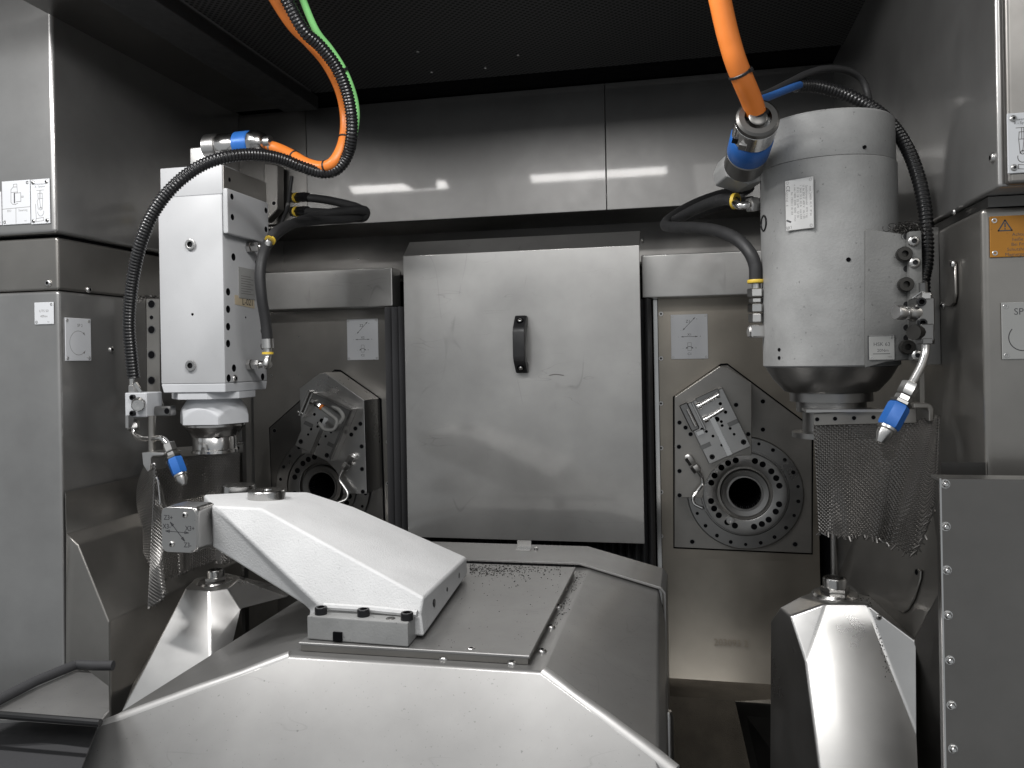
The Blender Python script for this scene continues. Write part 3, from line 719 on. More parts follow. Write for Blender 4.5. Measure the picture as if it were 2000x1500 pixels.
        b = MB(); b.prism([fr.p(x, y, .004) for x, y in ((-.046, .050), (.046, .050), (.046, -.05), (.052, -.055), (.052, .066), (-.046, .066))], fr.n*.014); b.bevel(.001, 1); b.build('clamp_frame', 'gunmetal', g, 30)
        pts = spline([fr.p(-.022, .046, .022), fr.p(.010, .040, .024), fr.p(.034, .034, .026), fr.p(.036, .014, .028), fr.p(.016, .004, .026), fr.p(-.004, .010, .020)], 8)
        MB().tube(pts, .0042, 10).build('loop_tube', 'greycable', g)
        MB().tube(spline([fr.p(.000, .056, .012), fr.p(.025, .056, .016), fr.p(.042, .046, .018), fr.p(.040, .030, .018)], 6), .005, 10).build('loop_tube', 'greycable', g)
        MB().cyl(fr.p(-.014, .0455, .022), fr.p(-.009, .045, .022), .0062, 14).build('orange_ring', 'orange', g)
        hexnut(g, fr.p(-.030, .047, .022), fr.p(-.016, .046, .022), .006, 'bright'); hexnut(g, fr.p(-.040, .048, .022), fr.p(-.031, .047, .022), .0075, 'bright')
        for xx in (-.045, -.054):
            b = MB(); b.obox(fr.p(xx, .036, .010), ex, EY, ez, .005, .024, .062); b.bevel(.001, 1); b.build('clamp_jaw', 'turned', g, 30)
        MB().cyl(fr.p(-.062, .012, .016), fr.p(-.042, .012, .016), .0045, 12).build('clamp_rod', 'bright', g)
    # coolant pipe with fitting
    yp = yf-.008
    def pp(u, v, dy=0): p = mr(PY(u, v, 1.752)); return V((p.x, yp-dy, p.z))
    MB().lathe([(.0085, 0), (.0085, .009), (.007, .010)], V((pp(1345, 897).x, yf-.0002, pp(1345, 897).z)), NF, 16).build('pipe_socket', 'zinc', g)
    hexnut(g, pp(1344, 894, .004), pp(1353, 908, .006), .0085, 'zinc', 'pipe_nut'); hexnut(g, pp(1355, 911, .006), pp(1363, 922, .008), .0095, 'zinc', 'pipe_nut')
    MB().tube(spline([pp(1364, 922, .008), pp(1371, 934, .009), pp(1372, 946, .010), pp(1362, 960, .010), pp(1354, 972, .012), pp(1357, 984, .016), pp(1373, 991, .026)], 7), .0034, 10).build('bent_pipe', 'bright' if side == 'r' else 'zinc', g)
rotary('r'); rotary('l')

# ================================================================== left spindle
sx0, sx1, sy0, sy1 = -.9174, -.7912, 1.30, 1.448
sz0, sz1 = PY(375, 767, 1.30).z, PY(375, 382, 1.30).z
szt = PY(375, 324, 1.30).z
ls = thing('square_spindle', ((sx0+sx1)/2, 1.37, sz0), 'white square milling spindle hanging on the left with right-hand nameplate', 'spindle')
b = MB(); b.hexa([(sx0, sy0, sz0+.016), (sx1, sy0, sz0+.016), (sx1, sy1, sz0+.016), (sx0, sy1, sz0+.016), (sx0, sy0, sz1), (sx1, sy0, sz1), (sx1, sy1, sz1), (sx0, sy1, sz1)]); b.bevel(.002, 2)
hs = b.build('housing', 'white', ls, 30)
def rf(u, v, dx=0): return PX(u, v, sx1+dx)
hl = [(456, 502), (445.5, 570), (445.5, 604), (445.5, 638), (445.5, 671), (457, 719), (446.6, 738.6), (502, 514), (512.5, 646), (512.5, 676), (513, 736), (480, 620)]
carve(hs, [(rf(u, v), EX, .0068 if i != 11 else .002, .014) for i, (u, v) in enumerate(hl)] + [(PY(376, 614, sy0), NF, .0025, .01)], 'black')
screw(ls, rf(457.8, 739), EX, .0068, 'button')
for u, v in ((373.5, 478), (374, 714)): screw(ls, PY(u, v, sy0), NF, .0095, 'disc', 'plug_screw')
b = MB(); b.hexa([(sx0+.004, sy0+.001, sz0), (sx1-.001, sy0+.001, sz0), (sx1-.001, sy1-.004, sz0), (sx0+.004, sy1-.004, sz0), (sx0, sy0, sz0+.0155), (sx1, sy0, sz0+.0155), (sx1, sy1, sz0+.0155), (sx0, sy1, sz0+.0155)]); b.bevel(.0012, 1); b.build('bottom_plate', 'plate', ls, 30)
b = MB(); b.box(sx0+.004, sx1, sy0+.002, sy1, sz1+.0006, szt); b.bevel(.0015, 2); b.mi = 0; ub = b.build('motor_block', 'white', ls, 30)
b = MB(); b.box(sx1+.0004, sx1+.002, sy0+.004, sy1+.006, sz1-.01, szt-.002); b.build('motor_side_plate', 'steel_dull', ls, 0)
screw(ls, rf(448, 351, .002), EX, .005, 'sunk')
cv = [PX(u, v, sx1+.012) for u, v in ((443, 366), (524, 396), (524, 476), (443, 453))]
y0_, y1_ = cv[0].y, cv[1].y; z0_, z1_ = cv[3].z-.002, cv[0].z
b = MB(); b.box(sx1+.0022, sx1+.013, y0_, y1_, z0_, z1_); b.bevel(.004, 2, 60); cvp = b.build('terminal_cover', 'white', ls, 40, wn=True)
carve(cvp, [(PX(u, v, sx1+.013), EX, .0055, .008) for u, v in ((453, 384), (454, 424), (519.5, 411), (519.5, 448))], 'black')
# nameplate and tape
fr = Frame((PX(465, 526, sx1)+PX(498, 580, sx1))/2, EY, EZ)
c_a, c_b = PX(464.5, 527, sx1), PX(498, 580, sx1); w_, h_ = c_b.y-c_a.y, .057
th, fr = label_plate('name_plate', 'dark grey square type plate on the right face of the square spindle', None, V((sx1, (c_a.y+c_b.y)/2, (c_a.z+c_b.z)/2)), EY, EZ, w_, h_, 'plate_dull', .0012, None, .0018)
lettering(th, fr, w_*.22, h_*.34, 'Motor', .008, 'ink', fr.t-.0004)
drawing(th, fr, [[(-w_*.36, h_*y), (w_*(.36 if i % 2 else .2), h_*y)] for i, y in enumerate((.22, .14, .06, -.02, -.1, -.18, -.26, -.34))], .0011, fr.t-.0003, 'ink_soft')
tp = thing('tape_strip', PX(478, 588, sx1+.0003), 'beige masking tape with handwriting below the type plate', 'tape')
fr = Frame(PX(478, 588, sx1+.0003), EY, EZ); fr.ey = (EZ-EY*.04).normalized()
b = MB(); b.prism([fr.p(-.034, .009), fr.p(.034, .007), fr.p(.034, -.012), fr.p(-.034, -.008)], EX*.0003); b.build('strip', 'tape', tp, 0)
lettering(tp, fr, .010, -.002, 'L-021', .017, 'ink', .0005)
# hydraulic fittings on the right face
def fitting(par, p, r=.009, L=.018):
    hexnut(par, p, p+EX*L*.45, r*1.15); hexnut(par, p+EX*L*.5, p+EX*L*1.3, r)
pu, plw = rf(484, 483), rf(484, 712)
fitting(ls, pu); fitting(ls, plw)
lo_ring = W(523, 689, 1.415); yl = lo_ring.y
MB().tube(spline([plw+EX*.022, plw+EX*.040+V((0, .004, 0)), V((lo_ring.x-.004, yl, lo_ring.z-.022)), V((lo_ring.x, yl, lo_ring.z-.006)), lo_ring+EZ*.010], 7), .0062, 12).build('elbow_pipe', 'zinc', ls)
up_ring = W(527, 470, 1.42)
MB().tube(spline([pu+EX*.022, pu+EX*.034, up_ring+V((-.004, 0, -.006)), up_ring], 7), .0062, 12).build('elbow_pipe', 'zinc', ls)
# connector on top
tp0 = PY(397, 318, 1.36); 
MB().lathe([(.018, 0), (.018, .003), (.0165, .004), (.0165, .03)], V((tp0.x, 1.36, szt)), EZ, 24).build('connector_foot', 'zinc', ls)
b = MB(); ca = V((tp0.x, 1.36, szt+.012)); b.box(ca.x-.0175, ca.x+.016, 1.343, 1.377, szt+.012, szt+.046); b.bevel(.004, 2); b.build('connector_elbow', 'zinc', ls, 40, wn=True)
e0 = W(405, 288, 1.47); e1 = W(522, 277, 1.44); d_ = (e1-e0)
def seg(name, t0, t1, r, mat, n=28, prof=None):
    L = d_.length; pr_ = [(r, t0*L), (r, t1*L)] if prof is None else [(r*q, (t0+(t1-t0)*h)*L) for q, h in prof]
    return MB().lathe(pr_, e0, d_, n).build(name, mat, ls)
chamf = [(.93, 0), (1, .06), (1, .94), (.93, 1)]
seg('connector_flange', .0, .20, .0225, 'zinc', 28, chamf); seg('connector_shell', .205, .50, .0215, 'bright', 12, chamf)
seg('connector_band', .5, .74, .0222, 'blue', 32, chamf); seg('connector_cap', .745, .97, .0215, 'turned', 10, [(1, 0), (1, .6), (.8, .9), (.6, 1)]); seg('connector_gland', .97, 1.06, .010, 'zinc', 20)

# spindle nose
ax_ = V(((sx0+sx1)/2-.004, 1.372, sz0)); D = -EZ
b = MB(); b.lathe([(.074, .0006), (.074, .012), (.072, .013)], ax_, D, 8, a0=rad(22.5)); b.build('nose_flange', 'plate', ls, 30)
b = MB(); rows = []
for h_, rc_ in [(.0135, .046), (.016, .0475)]+[(.016+.0026*k_, .0475+.0016*k_) for k_ in range(1, 17)]+[(.0585, .072)]:
    ring_ = []
    for k_ in range(144):
        a_ = 2*math.pi*k_/144; w6 = ((math.degrees(a_)+112) % 60)-30
        ring_.append(b.bm.verts.new(ax_+D*h_+V((math.cos(a_), math.sin(a_), 0))*min(rc_, .0565/math.cos(rad(w6)))))
    rows.append(ring_)
for ra_, rb_ in zip(rows, rows[1:]):
    for k_ in range(144): b.f([ra_[k_], ra_[(k_+1) % 144], rb_[(k_+1) % 144], rb_[k_]])
b.f(rows[0]); b.f(rows[-1][::-1])
b.build('nose_body', 'plate', ls, 22)
b = MB(); b.lathe([(.050, .0588), (.055, .060), (.055, .064), (.050, .070), (.045, .076), (.043, .082)], ax_, D, 40); b.build('nose_ring', 'turned', ls)
b = MB(); b.lathe([(.038, .0825), (.039, .084), (.039, .106), (.041, .108), (.041, .113), (.036, .115), (.020, .115), (.018, .105), (0, .105)], ax_, D, 40); tn = b.build('tool_holder', 'bright', ls)
hp = W(443, 858, 1.39); hn = V((hp.x-ax_.x, hp.y-ax_.y, 0)).normalized(); hp = V((ax_.x, ax_.y, hp.z))+hn*.039
MB().lathe([(.0075, -.004), (.0075, .0008), (.0065, .0014), (.006, .0004), (0, .0004)], hp, hn, 18).build('drive_hole', 'black', ls)
# mounting plate towards the wall
mp = thing('spindle_mount', (sx0-.02, 1.40, -.05), 'dark steel mounting bar with screw row left of the square spindle', 'mount')
q0 = PY(285, 585, 1.335); q1 = PY(306, 750, 1.335)
b = MB(); b.prism([PY(285, 583, 1.335), PY(312, 583, 1.335), PY(312, 760, 1.335), PY(322, 806, 1.335), PY(287, 806, 1.335)], (0, .05, 0)); b.bevel(.001, 1); b.build('bar', 'steel_dull', mp, 30)
for v in (594, 644, 693, 743): screw(mp, PY(296, v, 1.335), NF, .0085, 'sunk')
screw(mp, PY(296, 620, 1.335), NF, .0045, 'sunk')
b = MB(); b.box(XL+.0, PY(285, 600, 1.40).x-.001, 1.40, 1.43, PY(260, 800, 1.4).z, PY(260, 577, 1.40).z); b.build('back_plate', 'steel_dark', mp, 0)
b = MB()
for i in range(70):
    p = PY(random.uniform(243, 308), 581+random.gauss(0, 1.5), random.uniform(1.34, 1.41)); chip(b, p, random.uniform(.001, .0025))
tag(b.build('chip_heap', 'chips', None, 0), 'small line of swarf along the top of the mounting bar', 'swarf', kind='stuff')

# ================================================================== right spindle
rc, rr = V((.1875, 1.155, 0)), .0855
rz0, rz1, rzt = -.018, .243, .302
rs = thing('round_spindle', (rc.x, rc.y, rz0), 'grey round milling spindle hanging on the right with silver nameplate', 'spindle')
b = MB(); b.lathe([(rr-.002, rz0), (rr, rz0+.002), (rr, rz1-.001), (rr-.001, rz1)], rc, EZ, 96); b.build('housing', 'greycast', rs, 40)
b = MB(); b.lathe([(rr-.002, rz1+.0008), (rr-.0015, rz1+.002), (rr-.002, rzt-.003), (rr-.005, rzt)], rc, EZ, 96); b.build('motor_cap', 'greycast', rs, 40)
b = MB(); b.lathe([(rr-.003, rz0-.0004), (rr-.012, rz0-.016), (rr-.026, rz0-.032), (rr-.03, rz0-.034)], rc, EZ, 72); b.build('nose_cone', 'gunmetal', rs, 40)
b = MB(); b.lathe([(.052, rz0-.0345), (.052, rz0-.046), (.044, rz0-.047), (.044, rz0-.060), (.036, rz0-.061), (.036, rz0-.086), (.050, rz0-.087), (.050, rz0-.094), (.02, rz0-.095)], rc, EZ, 56); b.build('nose_flange', 'gunmetal', rs, 40)
def cylp(u, v, R=rr):
    d = ray(u, v); a_ = d.x**2+d.y**2; b_ = -2*(d.x*rc.x+d.y*rc.y); c_ = rc.x**2+rc.y**2-R*R
    t_ = (-b_-math.sqrt(b_*b_-4*a_*c_))/(2*a_); p = d*t_
    return p, V((p.x-rc.x, p.y-rc.y, 0)).normalized()
for u, v, r_ in ((1657, 507, .0028), (1522, 683, .0024), (1522, 699, .0024), (1689, 287, .0022)):
    p, n = cylp(u, v); MB().lathe([(r_, -.002), (r_, .0006), (r_*.8, .0008), (r_*.7, .0002), (0, .0002)], p, n, 14).build('threaded_hole', 'black', rs)
p, n = cylp(1492, 436); MB().lathe([(.011, -.003), (.011, .001), (.0095, .0015), (.009, -.001), (0, -.001)], p, n, 18).build('side_port', 'oxide', rs)
# nameplate on the round housing
pa, na = cylp(1563, 399); exn = EZ.cross(na).normalized()
ta, _ = cylp(1536, 400); tb, _ = cylp(1590, 400)
th, fr = label_plate('type_plate', 'silver type plate with CE mark riveted upright on the round spindle', None, pa+na*.0016, exn, EZ, .0365, .064, 'nameplate', .0012, None, .0022)
z_ = fr.t-.0003
lettering(th, fr, -.0145, .021, 'CE', .0066, 'ink', z_, 'CENTER', rad(-90))
lettering(th, fr, -.0160, .008, 'SDCNS - E', .0040, 'ink_soft', z_, 'CENTER', rad(-90))
for i, (x_, s_) in enumerate(((-.0095, 'Nr. 192012 18 154'), (-.0055, 'n min 1800  3200  4000  1/min'), (-.0018, 'P 13  18  22  kW    S1 S6'), (.0020, 'I  24.4  31.5  42 A   cos 0.84'), (.0058, 'U 3x 350 V  400 V   Hz 120'), (.0096, 'Synchronspindel   KW / kg'), (.0145, 'max. 24000  Kl. F   IP 54'))):
    lettering(th, fr, x_, 0.002, s_, .0037, 'ink_soft', z_, 'CENTER', rad(-90))
drawing(th, fr, [], .001, z_, 'ink', [[(-.0175, -.0195), (-.0165, -.0175), (-.0105, -.0205), (-.0115, -.0225)]], 'logo_bar')
lettering(th, fr, -.0140, -.0275, '(or)', .0050, 'ink_soft', z_)
# mount block to the wall
yb_ = 1.070
mb = thing('spindle_bracket', (.26, 1.1, rz0), 'grey cast bracket with screw strip right of the round spindle', 'bracket')
xa, xb_, xc_ = PY(1690, 600, yb_).x, PY(1776, 600, yb_).x, PY(1803, 600, yb_-.012).x
b = MB(); b.prism([PY(1690, 447, yb_), PY(1770, 457, yb_), PY(1776, 457, yb_), PY(1780, 702, yb_), PY(1733, 707, yb_), PY(1690, 719, yb_)], (0, .12, 0)); b.bevel(.002, 2); b.build('web', 'greycast_shaded', mb, 30)
b = MB(); b.prism([PY(1775, 452, yb_-.012), PY(1800, 450, yb_-.012), PY(1806, 704, yb_-.012), PY(1780, 704, yb_-.012)], (0, .11, 0)); b.bevel(.0015, 2); b.build('screw_strip', 'greycast_shaded', mb, 30)
b = MB(); b.prism([PY(1803, 445, yb_+.03), V((XR-.0025, yb_+.03, PY(1803, 445, yb_+.03).z)), V((XR-.0025, yb_+.03, PY(1803, 712, yb_+.03).z)), PY(1808, 712, yb_+.03)], (0, .07, 0)); b.build('wall_plate', 'gunmetal', mb, 0)
for u, v in ((1784, 471), (1786, 513), (1791, 694)): screw(mb, PY(u, v, yb_-.012), NF, .0068, 'button')
for u, v in ((1762, 498), (1765, 557), (1768, 678)):
    p = PY(u, v, yb_); MB().lathe([(.0080, 0.0005), (.0088, .004), (.0088, .013), (.0080, .0145), (.004, .0145), (.0035, .008), (0, .008)], p, NF, 14).build('knurled_bolt', 'chips', mb)
for v in (462, 525, 595, 640, 660): 
    p = PY(1771, v, yb_); MB().lathe([(.004, 0.0), (.0038, .0004), (0, .0004)], p, NF, 12).build('dowel_hole', 'oxide', mb)
th, fr = label_plate('holder_plate', 'small square plate engraved HSK 63 on the grey cast bracket', None, PY(1722, 679, yb_-.0003), EX, EZ, PY(1747, 679, yb_).x-PY(1697, 679, yb_).x, .030, 'plate_dull', .001, ((-1, -1), (1, 1)), .0019)
z_ = fr.t-.0003
lettering(th, fr, 0, .004, 'HSK 63', .0062, 'ink', z_); lettering(th, fr, .001, -.0035, '20Nm', .0052, 'ink', z_)
drawing(th, fr, [[(-.010, -.0075), (.009, -.0075)], [(-.0155, .0143), (.0155, .0143)], [(-.0155, -.0143), (-.0155, .0143)]], .0008, z_)
lettering(th, fr, .009, -.0115, 'MKE', .0026, 'ink_soft', z_)
# tangle of swarf on the bracket
b = MB()
for i in range(120):
    o_ = PY(random.gauss(1772, 14), 447+random.gauss(0, 5), yb_+random.uniform(-.005, .03)); r_ = random.uniform(.002, .006)
    ph = random.random()*6; tl = V((random.uniform(-1, 1), random.uniform(-1, 1), random.uniform(-.4, 1))).normalized(); x_, y_, z_ = basis(tl)
    b.tube([o_+x_*math.cos(ph+j*.7)*r_+y_*math.sin(ph+j*.7)*r_+z_*j*.0006 for j in range(7)], .00035, 4)
tag(b.build('swarf_tangle', 'chips', None, 0), 'black tangle of swarf on top of the grey bracket', 'swarf', kind='stuff')
# cast terminal arm and angled connector
ta_ = thing('power_connector', W(1460, 340, 1.06), 'angled steel plug with blue band beside the round spindle', 'connector')
cb = W(1452, 326, 1.085); ctp = W(1481, 228, .975); d_ = (ctp-cb).normalized(); L = (ctp-cb).length
def cs(name, t0, t1, r, mat, n=36, prof=((.95, 0), (1, .05), (1, .95), (.95, 1))):
    return MB().lathe([(r*q, (t0+(t1-t0)*h)*L) for q, h in prof], cb, d_, n).build(name, mat, ta_)
cs('base_ring', .04, .32, .026, 'gunmetal'); cs('blue_band', .325, .66, .0265, 'blue'); cs('coupling_nut', .665, .93, .026, 'bright', 18)
MB().lathe([(.026, .93*L), (.0255, .98*L), (.0225, L), (.016, L), (.0155, .93*L), (.011, .92*L), (.011, 1.0*L), (.009, 1.01*L)], cb, d_, 36).build('rim', 'steel_dark', ta_)
x_, y_, z_ = basis(d_)
pb = W(1463, 278, 1.0)
b = MB(); cn = (V((0, 0, 0))-pb).normalized(); 
for (u, v, mt) in ((1452, 280, 'zinc'), (1437, 275, 'oxide')):
    p_ = W(u, v, 1.0); a_ = cb+d_*(p_-cb).dot(d_)
    n_ = (ray(u, v)*-1); n_ = (n_-d_*n_.dot(d_)).normalized(); sd = d_.cross(n_)
    off = ((W(u, v, 1.03)-a_).dot(sd)); off = max(-.02, min(.02, off)); hgt = math.sqrt(.0265**2-off**2)
    MB().obox(a_+sd*off+n_*(hgt), sd, d_, n_, .009, .011, .003).build('latch', mt, ta_, 0)
b = MB(); pg = [W(u, v, 1.10) for u, v in ((1413, 322), (1424, 296), (1500, 300), (1512, 330), (1492, 345), (1494, 352), (1463, 360), (1440, 352), (1418, 345))]
b.prism(pg, Fw*.06); b.bevel(.004, 2); b.build('cast_foot', 'greycast', ta_, 40, wn=True)
b = MB(); b.obox(W(1482, 334, 1.099), Rt, Fw, Up, .020, .004, .010); b.build('foot_recess', 'oxide', ta_, 0)
b = MB(); b.obox(W(1505, 300, 1.13), Rt, Fw, Up, .012, .06, .075); b.bevel(.002, 1); b.build('junction_plate', 'greycast', ta_, 30)
# fittings on its left side
pu2, nn = cylp(1492, 398, rr); pu2 = W(1490, 398, 1.13)
ff = thing('elbow_fitting', W(1462, 398, 1.13), 'steel elbow fitting with yellow ring on the upper left of the round spindle', 'fitting')
hexnut(ff, W(1478, 398, 1.12), W(1496, 398, 1.13), .0085); hexnut(ff, W(1462, 400, 1.115), W(1477, 399, 1.12), .0105)
MB().tube(spline([W(1462, 400, 1.115), W(1448, 402, 1.115), W(1438, 398, 1.125), W(1433, 392, 1.14)], 7), .0055, 12).build('bent_pipe', 'bright', ff)
b = MB(); p_ = W(1433, 393, 1.14); b.lathe([(.0112, 0), (.0112, .005), (.0065, .005), (.0065, 0)], p_, V((.75, -.5, -.1)), 24); b.build('yellow_ring', 'yellow', ff)
f2 = thing('screw_coupling', W(1477, 650, 1.12), 'stack of steel hose nuts with yellow ring on the lower left of the round spindle', 'fitting')
def cc(u, v): return W(u, v, 1.105)
MB().lathe([(.011, 0), (.0115, .001), (.0115, .0035), (.011, .0045)], cc(1476.5, 553), EZ, 24).build('yellow_ring', 'yellow', f2)
MB().cyl(cc(1477, 566), cc(1476.5, 554), .006, 16).build('pipe', 'zinc', f2)
for (va, vb, r_) in ((580, 564, .0118), (591, 583, .0096), (610, 594, .0114), (630, 613, .0102)): hexnut(f2, cc(1477, va), cc(1477, vb), r_, 'bright' if va == 610 else 'zinc')
b = MB(); b.obox(cc(1478, 647), R0, Fw, U0, .019, .019, .017); b.bevel(.002, 1); b.build('elbow_body', 'zinc', f2, 30)
hexnut(f2, cc(1471, 648), cc(1461, 648), .0075, 'zinc'); MB().cyl(cc(1484, 647), W(1497, 647, 1.125), .006, 12).build('spigot', 'zinc', f2)

# ================================================================== sheet-metal deflectors, cones and guards
dl = thing('deflector_plate', (XL, 1.215, -.6), 'bent steel deflector hopper below the left wall', 'deflector')
b = MB()
prof = [PY(128, 962, 1.213), PY(131, 1043, 1.213), PY(152, 1064, 1.213), PY(213, 1215, 1.213), PY(217, 1500, 1.213)]
ln = .58
n_ = [b.bm.verts.new(p) for p in prof]; m_ = [b.bm.verts.new(p+V((0, ln, 0))) for p in prof]
for i in range(4): b.f([n_[i], n_[i+1], m_[i+1], m_[i]])
ex_ = b.bm.verts.new(V((XL-.002, 1.213, prof[4].z))); b.f([n_[1], n_[2], n_[3], n_[4], ex_])
bmesh.ops.recalc_face_normals(b.bm, faces=b.bm.faces)
es = [e_ for e_ in b.bm.edges if len(e_.link_faces) == 2]
bmesh.ops.bevel(b.bm, geom=es, offset=.003, segments=3, profile=.5, affect='EDGES')
o = b.build('folded_sheet', 'steel_dull', dl, 50, wn=True); s_ = o.modifiers.new('s', 'SOLIDIFY'); s_.thickness = .002; s_.offset = 0; o.modifiers.move(1, 0)
# left cone
cl = thing('spindle_cone', PY(425, 1250, 1.36), 'faceted steel cone with threaded nose below the left mesh curtain', 'cone cover')
def cone(t, verts, faces, mat, warm=None, bev=.003):
    b = MB(); v = {k: b.bm.verts.new(p) for k, p in verts.items()}
    for f_ in faces: b.f([v[k] for k in f_.split()])
    bmesh.ops.recalc_face_normals(b.bm, faces=b.bm.faces)
    es = [e_ for e_ in b.bm.edges if len(e_.link_faces) == 2 and e_.calc_face_angle(0) > rad(8)]
    bmesh.ops.bevel(b.bm, geom=es, offset=bev, segments=3, profile=.5, affect='EDGES', clamp_overlap=True)
    o = b.build('facets', mat, t, 50, wn=True); s_ = o.modifiers.new('s', 'SOLIDIFY'); s_.thickness = .002; s_.offset = -1; o.modifiers.move(1, 0)
    return o
n1 = V((.12, -.79, .60)).normalized(); t1 = PY(408, 1153, 1.33)
t0, b0, b1, c0, c1 = [PP(u, v, t1, n1) for u, v in ((362, 1149), (240, 1385), (410, 1262), (236, 1400), (415, 1420))]
e_ = (b1-t1).normalized(); n2 = V((.45, -.58, .68)); n2 = (n2-e_*n2.dot(e_)).normalized()
t2, b2 = [PP(u, v, t1, n2) for u, v in ((445, 1148), (470, 1188))]
vt = dict(t0=t0, t1=t1, t2=t2, t3=PY(466, 1130, t2.y+.05), t4=PY(440, 1119, 1.47), t5=PY(385, 1128, 1.45),
          b0=b0, b1=b1, b2=b2, b3=PY(560, 1165, b2.y+.08), b4=PY(575, 1150, 1.52), b5=PY(330, 1160, 1.62), c0=c0, c1=c1)
cone(cl, vt, ['t0 t1 t2 t3 t4 t5', 't0 b0 b1 t1', 't1 b1 b2 t2', 't2 b2 b3 t3', 't3 b3 b4 t4', 't4 b4 b5 t5', 't5 b5 b0 t0', 'b0 c0 c1 b1', 'b1 c1 b2'], 'steel_cone')
bk = [PY(213, 1222, 1.44), PY(362, 1149, 1.44), PY(364, 1500, 1.44), PY(215, 1500, 1.44)]
b = MB(); b.prism(bk, (0, .003, 0)); b.build('back_sheet', 'steel_dull', cl, 0)
for u, v in ((323, 1178), (321, 1221)): screw(cl, PY(u, v, 1.4398), NF, .0065, 'button')
def nose(t, c, r):
    MB().lathe([(r*1.9, -.006), (r*1.95, .002), (r*1.8, .005), (r*1.05, .007)], c, EZ, 40).build('nose_collar', 'turned', t)
    b = MB(); b.lathe([(r, .006), (r, .024), (r*.94, .026), (r*.72, .026), (r*.68, .008), (0, .008)], c, EZ, 36); b.build('threaded_nose', 'turned', t)
    hexnut(t, c+EZ*.0065, c+EZ*.013, r*1.22, 'turned', 'lock_nut')
    for i in range(6):
        a = i*math.pi/3+.3; screw(t, c+V((math.cos(a)*r*1.6, math.sin(a)*r*1.6, .005)), EZ, .002, 'sunk')
nose(cl, PY(421, 1139, 1.385), .0165)
# right cone
cr = thing('spindle_cone', PY(1650, 1300, 1.2), 'faceted steel cone with threaded nose below the right mesh curtain', 'cone cover')
vt = dict(t0=PY(1562, 1166, 1.24), t1=PY(1612, 1178, 1.19), t2=PY(1692, 1178, 1.19), t3=PY(1700, 1166, 1.27), t4=PY(1640, 1150, 1.31), t5=PY(1590, 1155, 1.30),
          m0=PY(1524, 1186, 1.21), m1=PY(1544, 1203, 1.185), a0=PY(1506, 1212, 1.24), 
          k1=PY(1574, 1292, 1.148), b0=PY(1504, 1600, 1.24), b1=PY(1612, 1600, 1.068), b2=PY(1789, 1428, 1.115), b3=PY(1797, 1600, 1.07), c3=PY(1788, 1250, 1.146), a4=PY(1600, 1160, 1.40))
cone(cr, vt, ['t0 t1 t2 t3 t4 t5', 't0 m0 m1 t1', 't1 m1 k1', 'm0 a0 b0 b1 k1 m1', 't1 k1 b1 b3 b2 t2', 't2 b2 c3', 't2 c3 t3', 't5 a4 a0 m0 t0'], 'steel_cone')
for u, v in ((1716, 1205),): screw(cr, PP(u, v, vt['t2'], (vt['b2']-vt['t2']).cross(vt['c3']-vt['t2']).normalized())+V((0, -.001, 0)), NF, .004, 'button')
nose(cr, PY(1631, 1163, 1.245), .0165)
b = MB()
for i in range(170):
    q = random.random(); u = 1690+q*45+random.gauss(0, 3); v = 1176+q*q*150+random.gauss(0, 4)
    if i < 60: u = random.gauss(1668, 14); v = 1170+random.gauss(0, 3)
    d_p = 1.20-.08*q if i >= 60 else 1.22
    nf_ = (vt['b1']-vt['t1']).cross(vt['t2']-vt['t1']).normalized()
    if nf_.y > 0: nf_ = -nf_
    chip(b, PP(u, v, vt['t2'], nf_)+nf_*.0012 if i >= 60 else PZ(u, v, vt['t2'].z+.001), random.uniform(.0005, .0013))
b.build('chip_crumbs', 'chips', cr, 0)['kind'] = 'stuff'
rod = thing('guide_rod', PY(1629, 1140, 1.30), 'thin vertical steel rod behind the right cone nose', 'rod')
MB().cyl(PY(1630, 1150, 1.36), PY(1624, 700, 1.36), .0055, 14).build('shaft', 'gunmetal', rod)
# right deflector
dr = thing('deflector_plate', (XR, 1.2, -.5), 'sloping dull steel deflector with long stamped slot below the right wall', 'deflector')
b = MB(); q = [PY(1668, 1050, 1.42), PY(1636, 1122, 1.36), PY(1697, 1176, 1.27), PY(1786, 1249, 1.14), PY(1838, 1150, 1.10), PY(1838, 940, 1.12)]
qn = (q[3]-q[1]).cross(q[4]-q[1]).normalized()
q = [p for p in q]
pln = q[2]; q = [PP(u, v, PY(1697, 1176, 1.27), qn) for u, v in ((1668, 1050), (1636, 1122), (1697, 1176), (1786, 1249), (1838, 1150), (1838, 940))]
if qn.dot(ray(1700, 1150)) > 0: qn = -qn
b.prism(q, -qn*.004); b.bevel(.001, 1); b.build('sheet', 'steel_dull', dr, 30)
b = MB(); b.prism([PP(u, v, PY(1697, 1176, 1.27), qn)+qn*.0006 for u, v in ((1789, 1117), (1797, 1111), (1803, 1115), (1802, 1130), (1790, 1170), (1778, 1190), (1768, 1198), (1759, 1194), (1757, 1186), (1766, 1172))], qn*.0028); b.bevel(.001, 1, 60); b.build('slot_cover', 'steel_dull', dr, 30)
screw(dr, PP(1795, 1118, PY(1697, 1176, 1.27), qn)+qn*.0034, qn, .0045, 'sunk')
b = MB(); b.prism([PY(1786, 1249, 1.145), PY(1838, 1150, 1.11), PY(1845, 1500, 1.11), PY(1790, 1500, 1.145)], (0, .003, 0)); b.build('skirt', 'steel_dark', dr, 0)
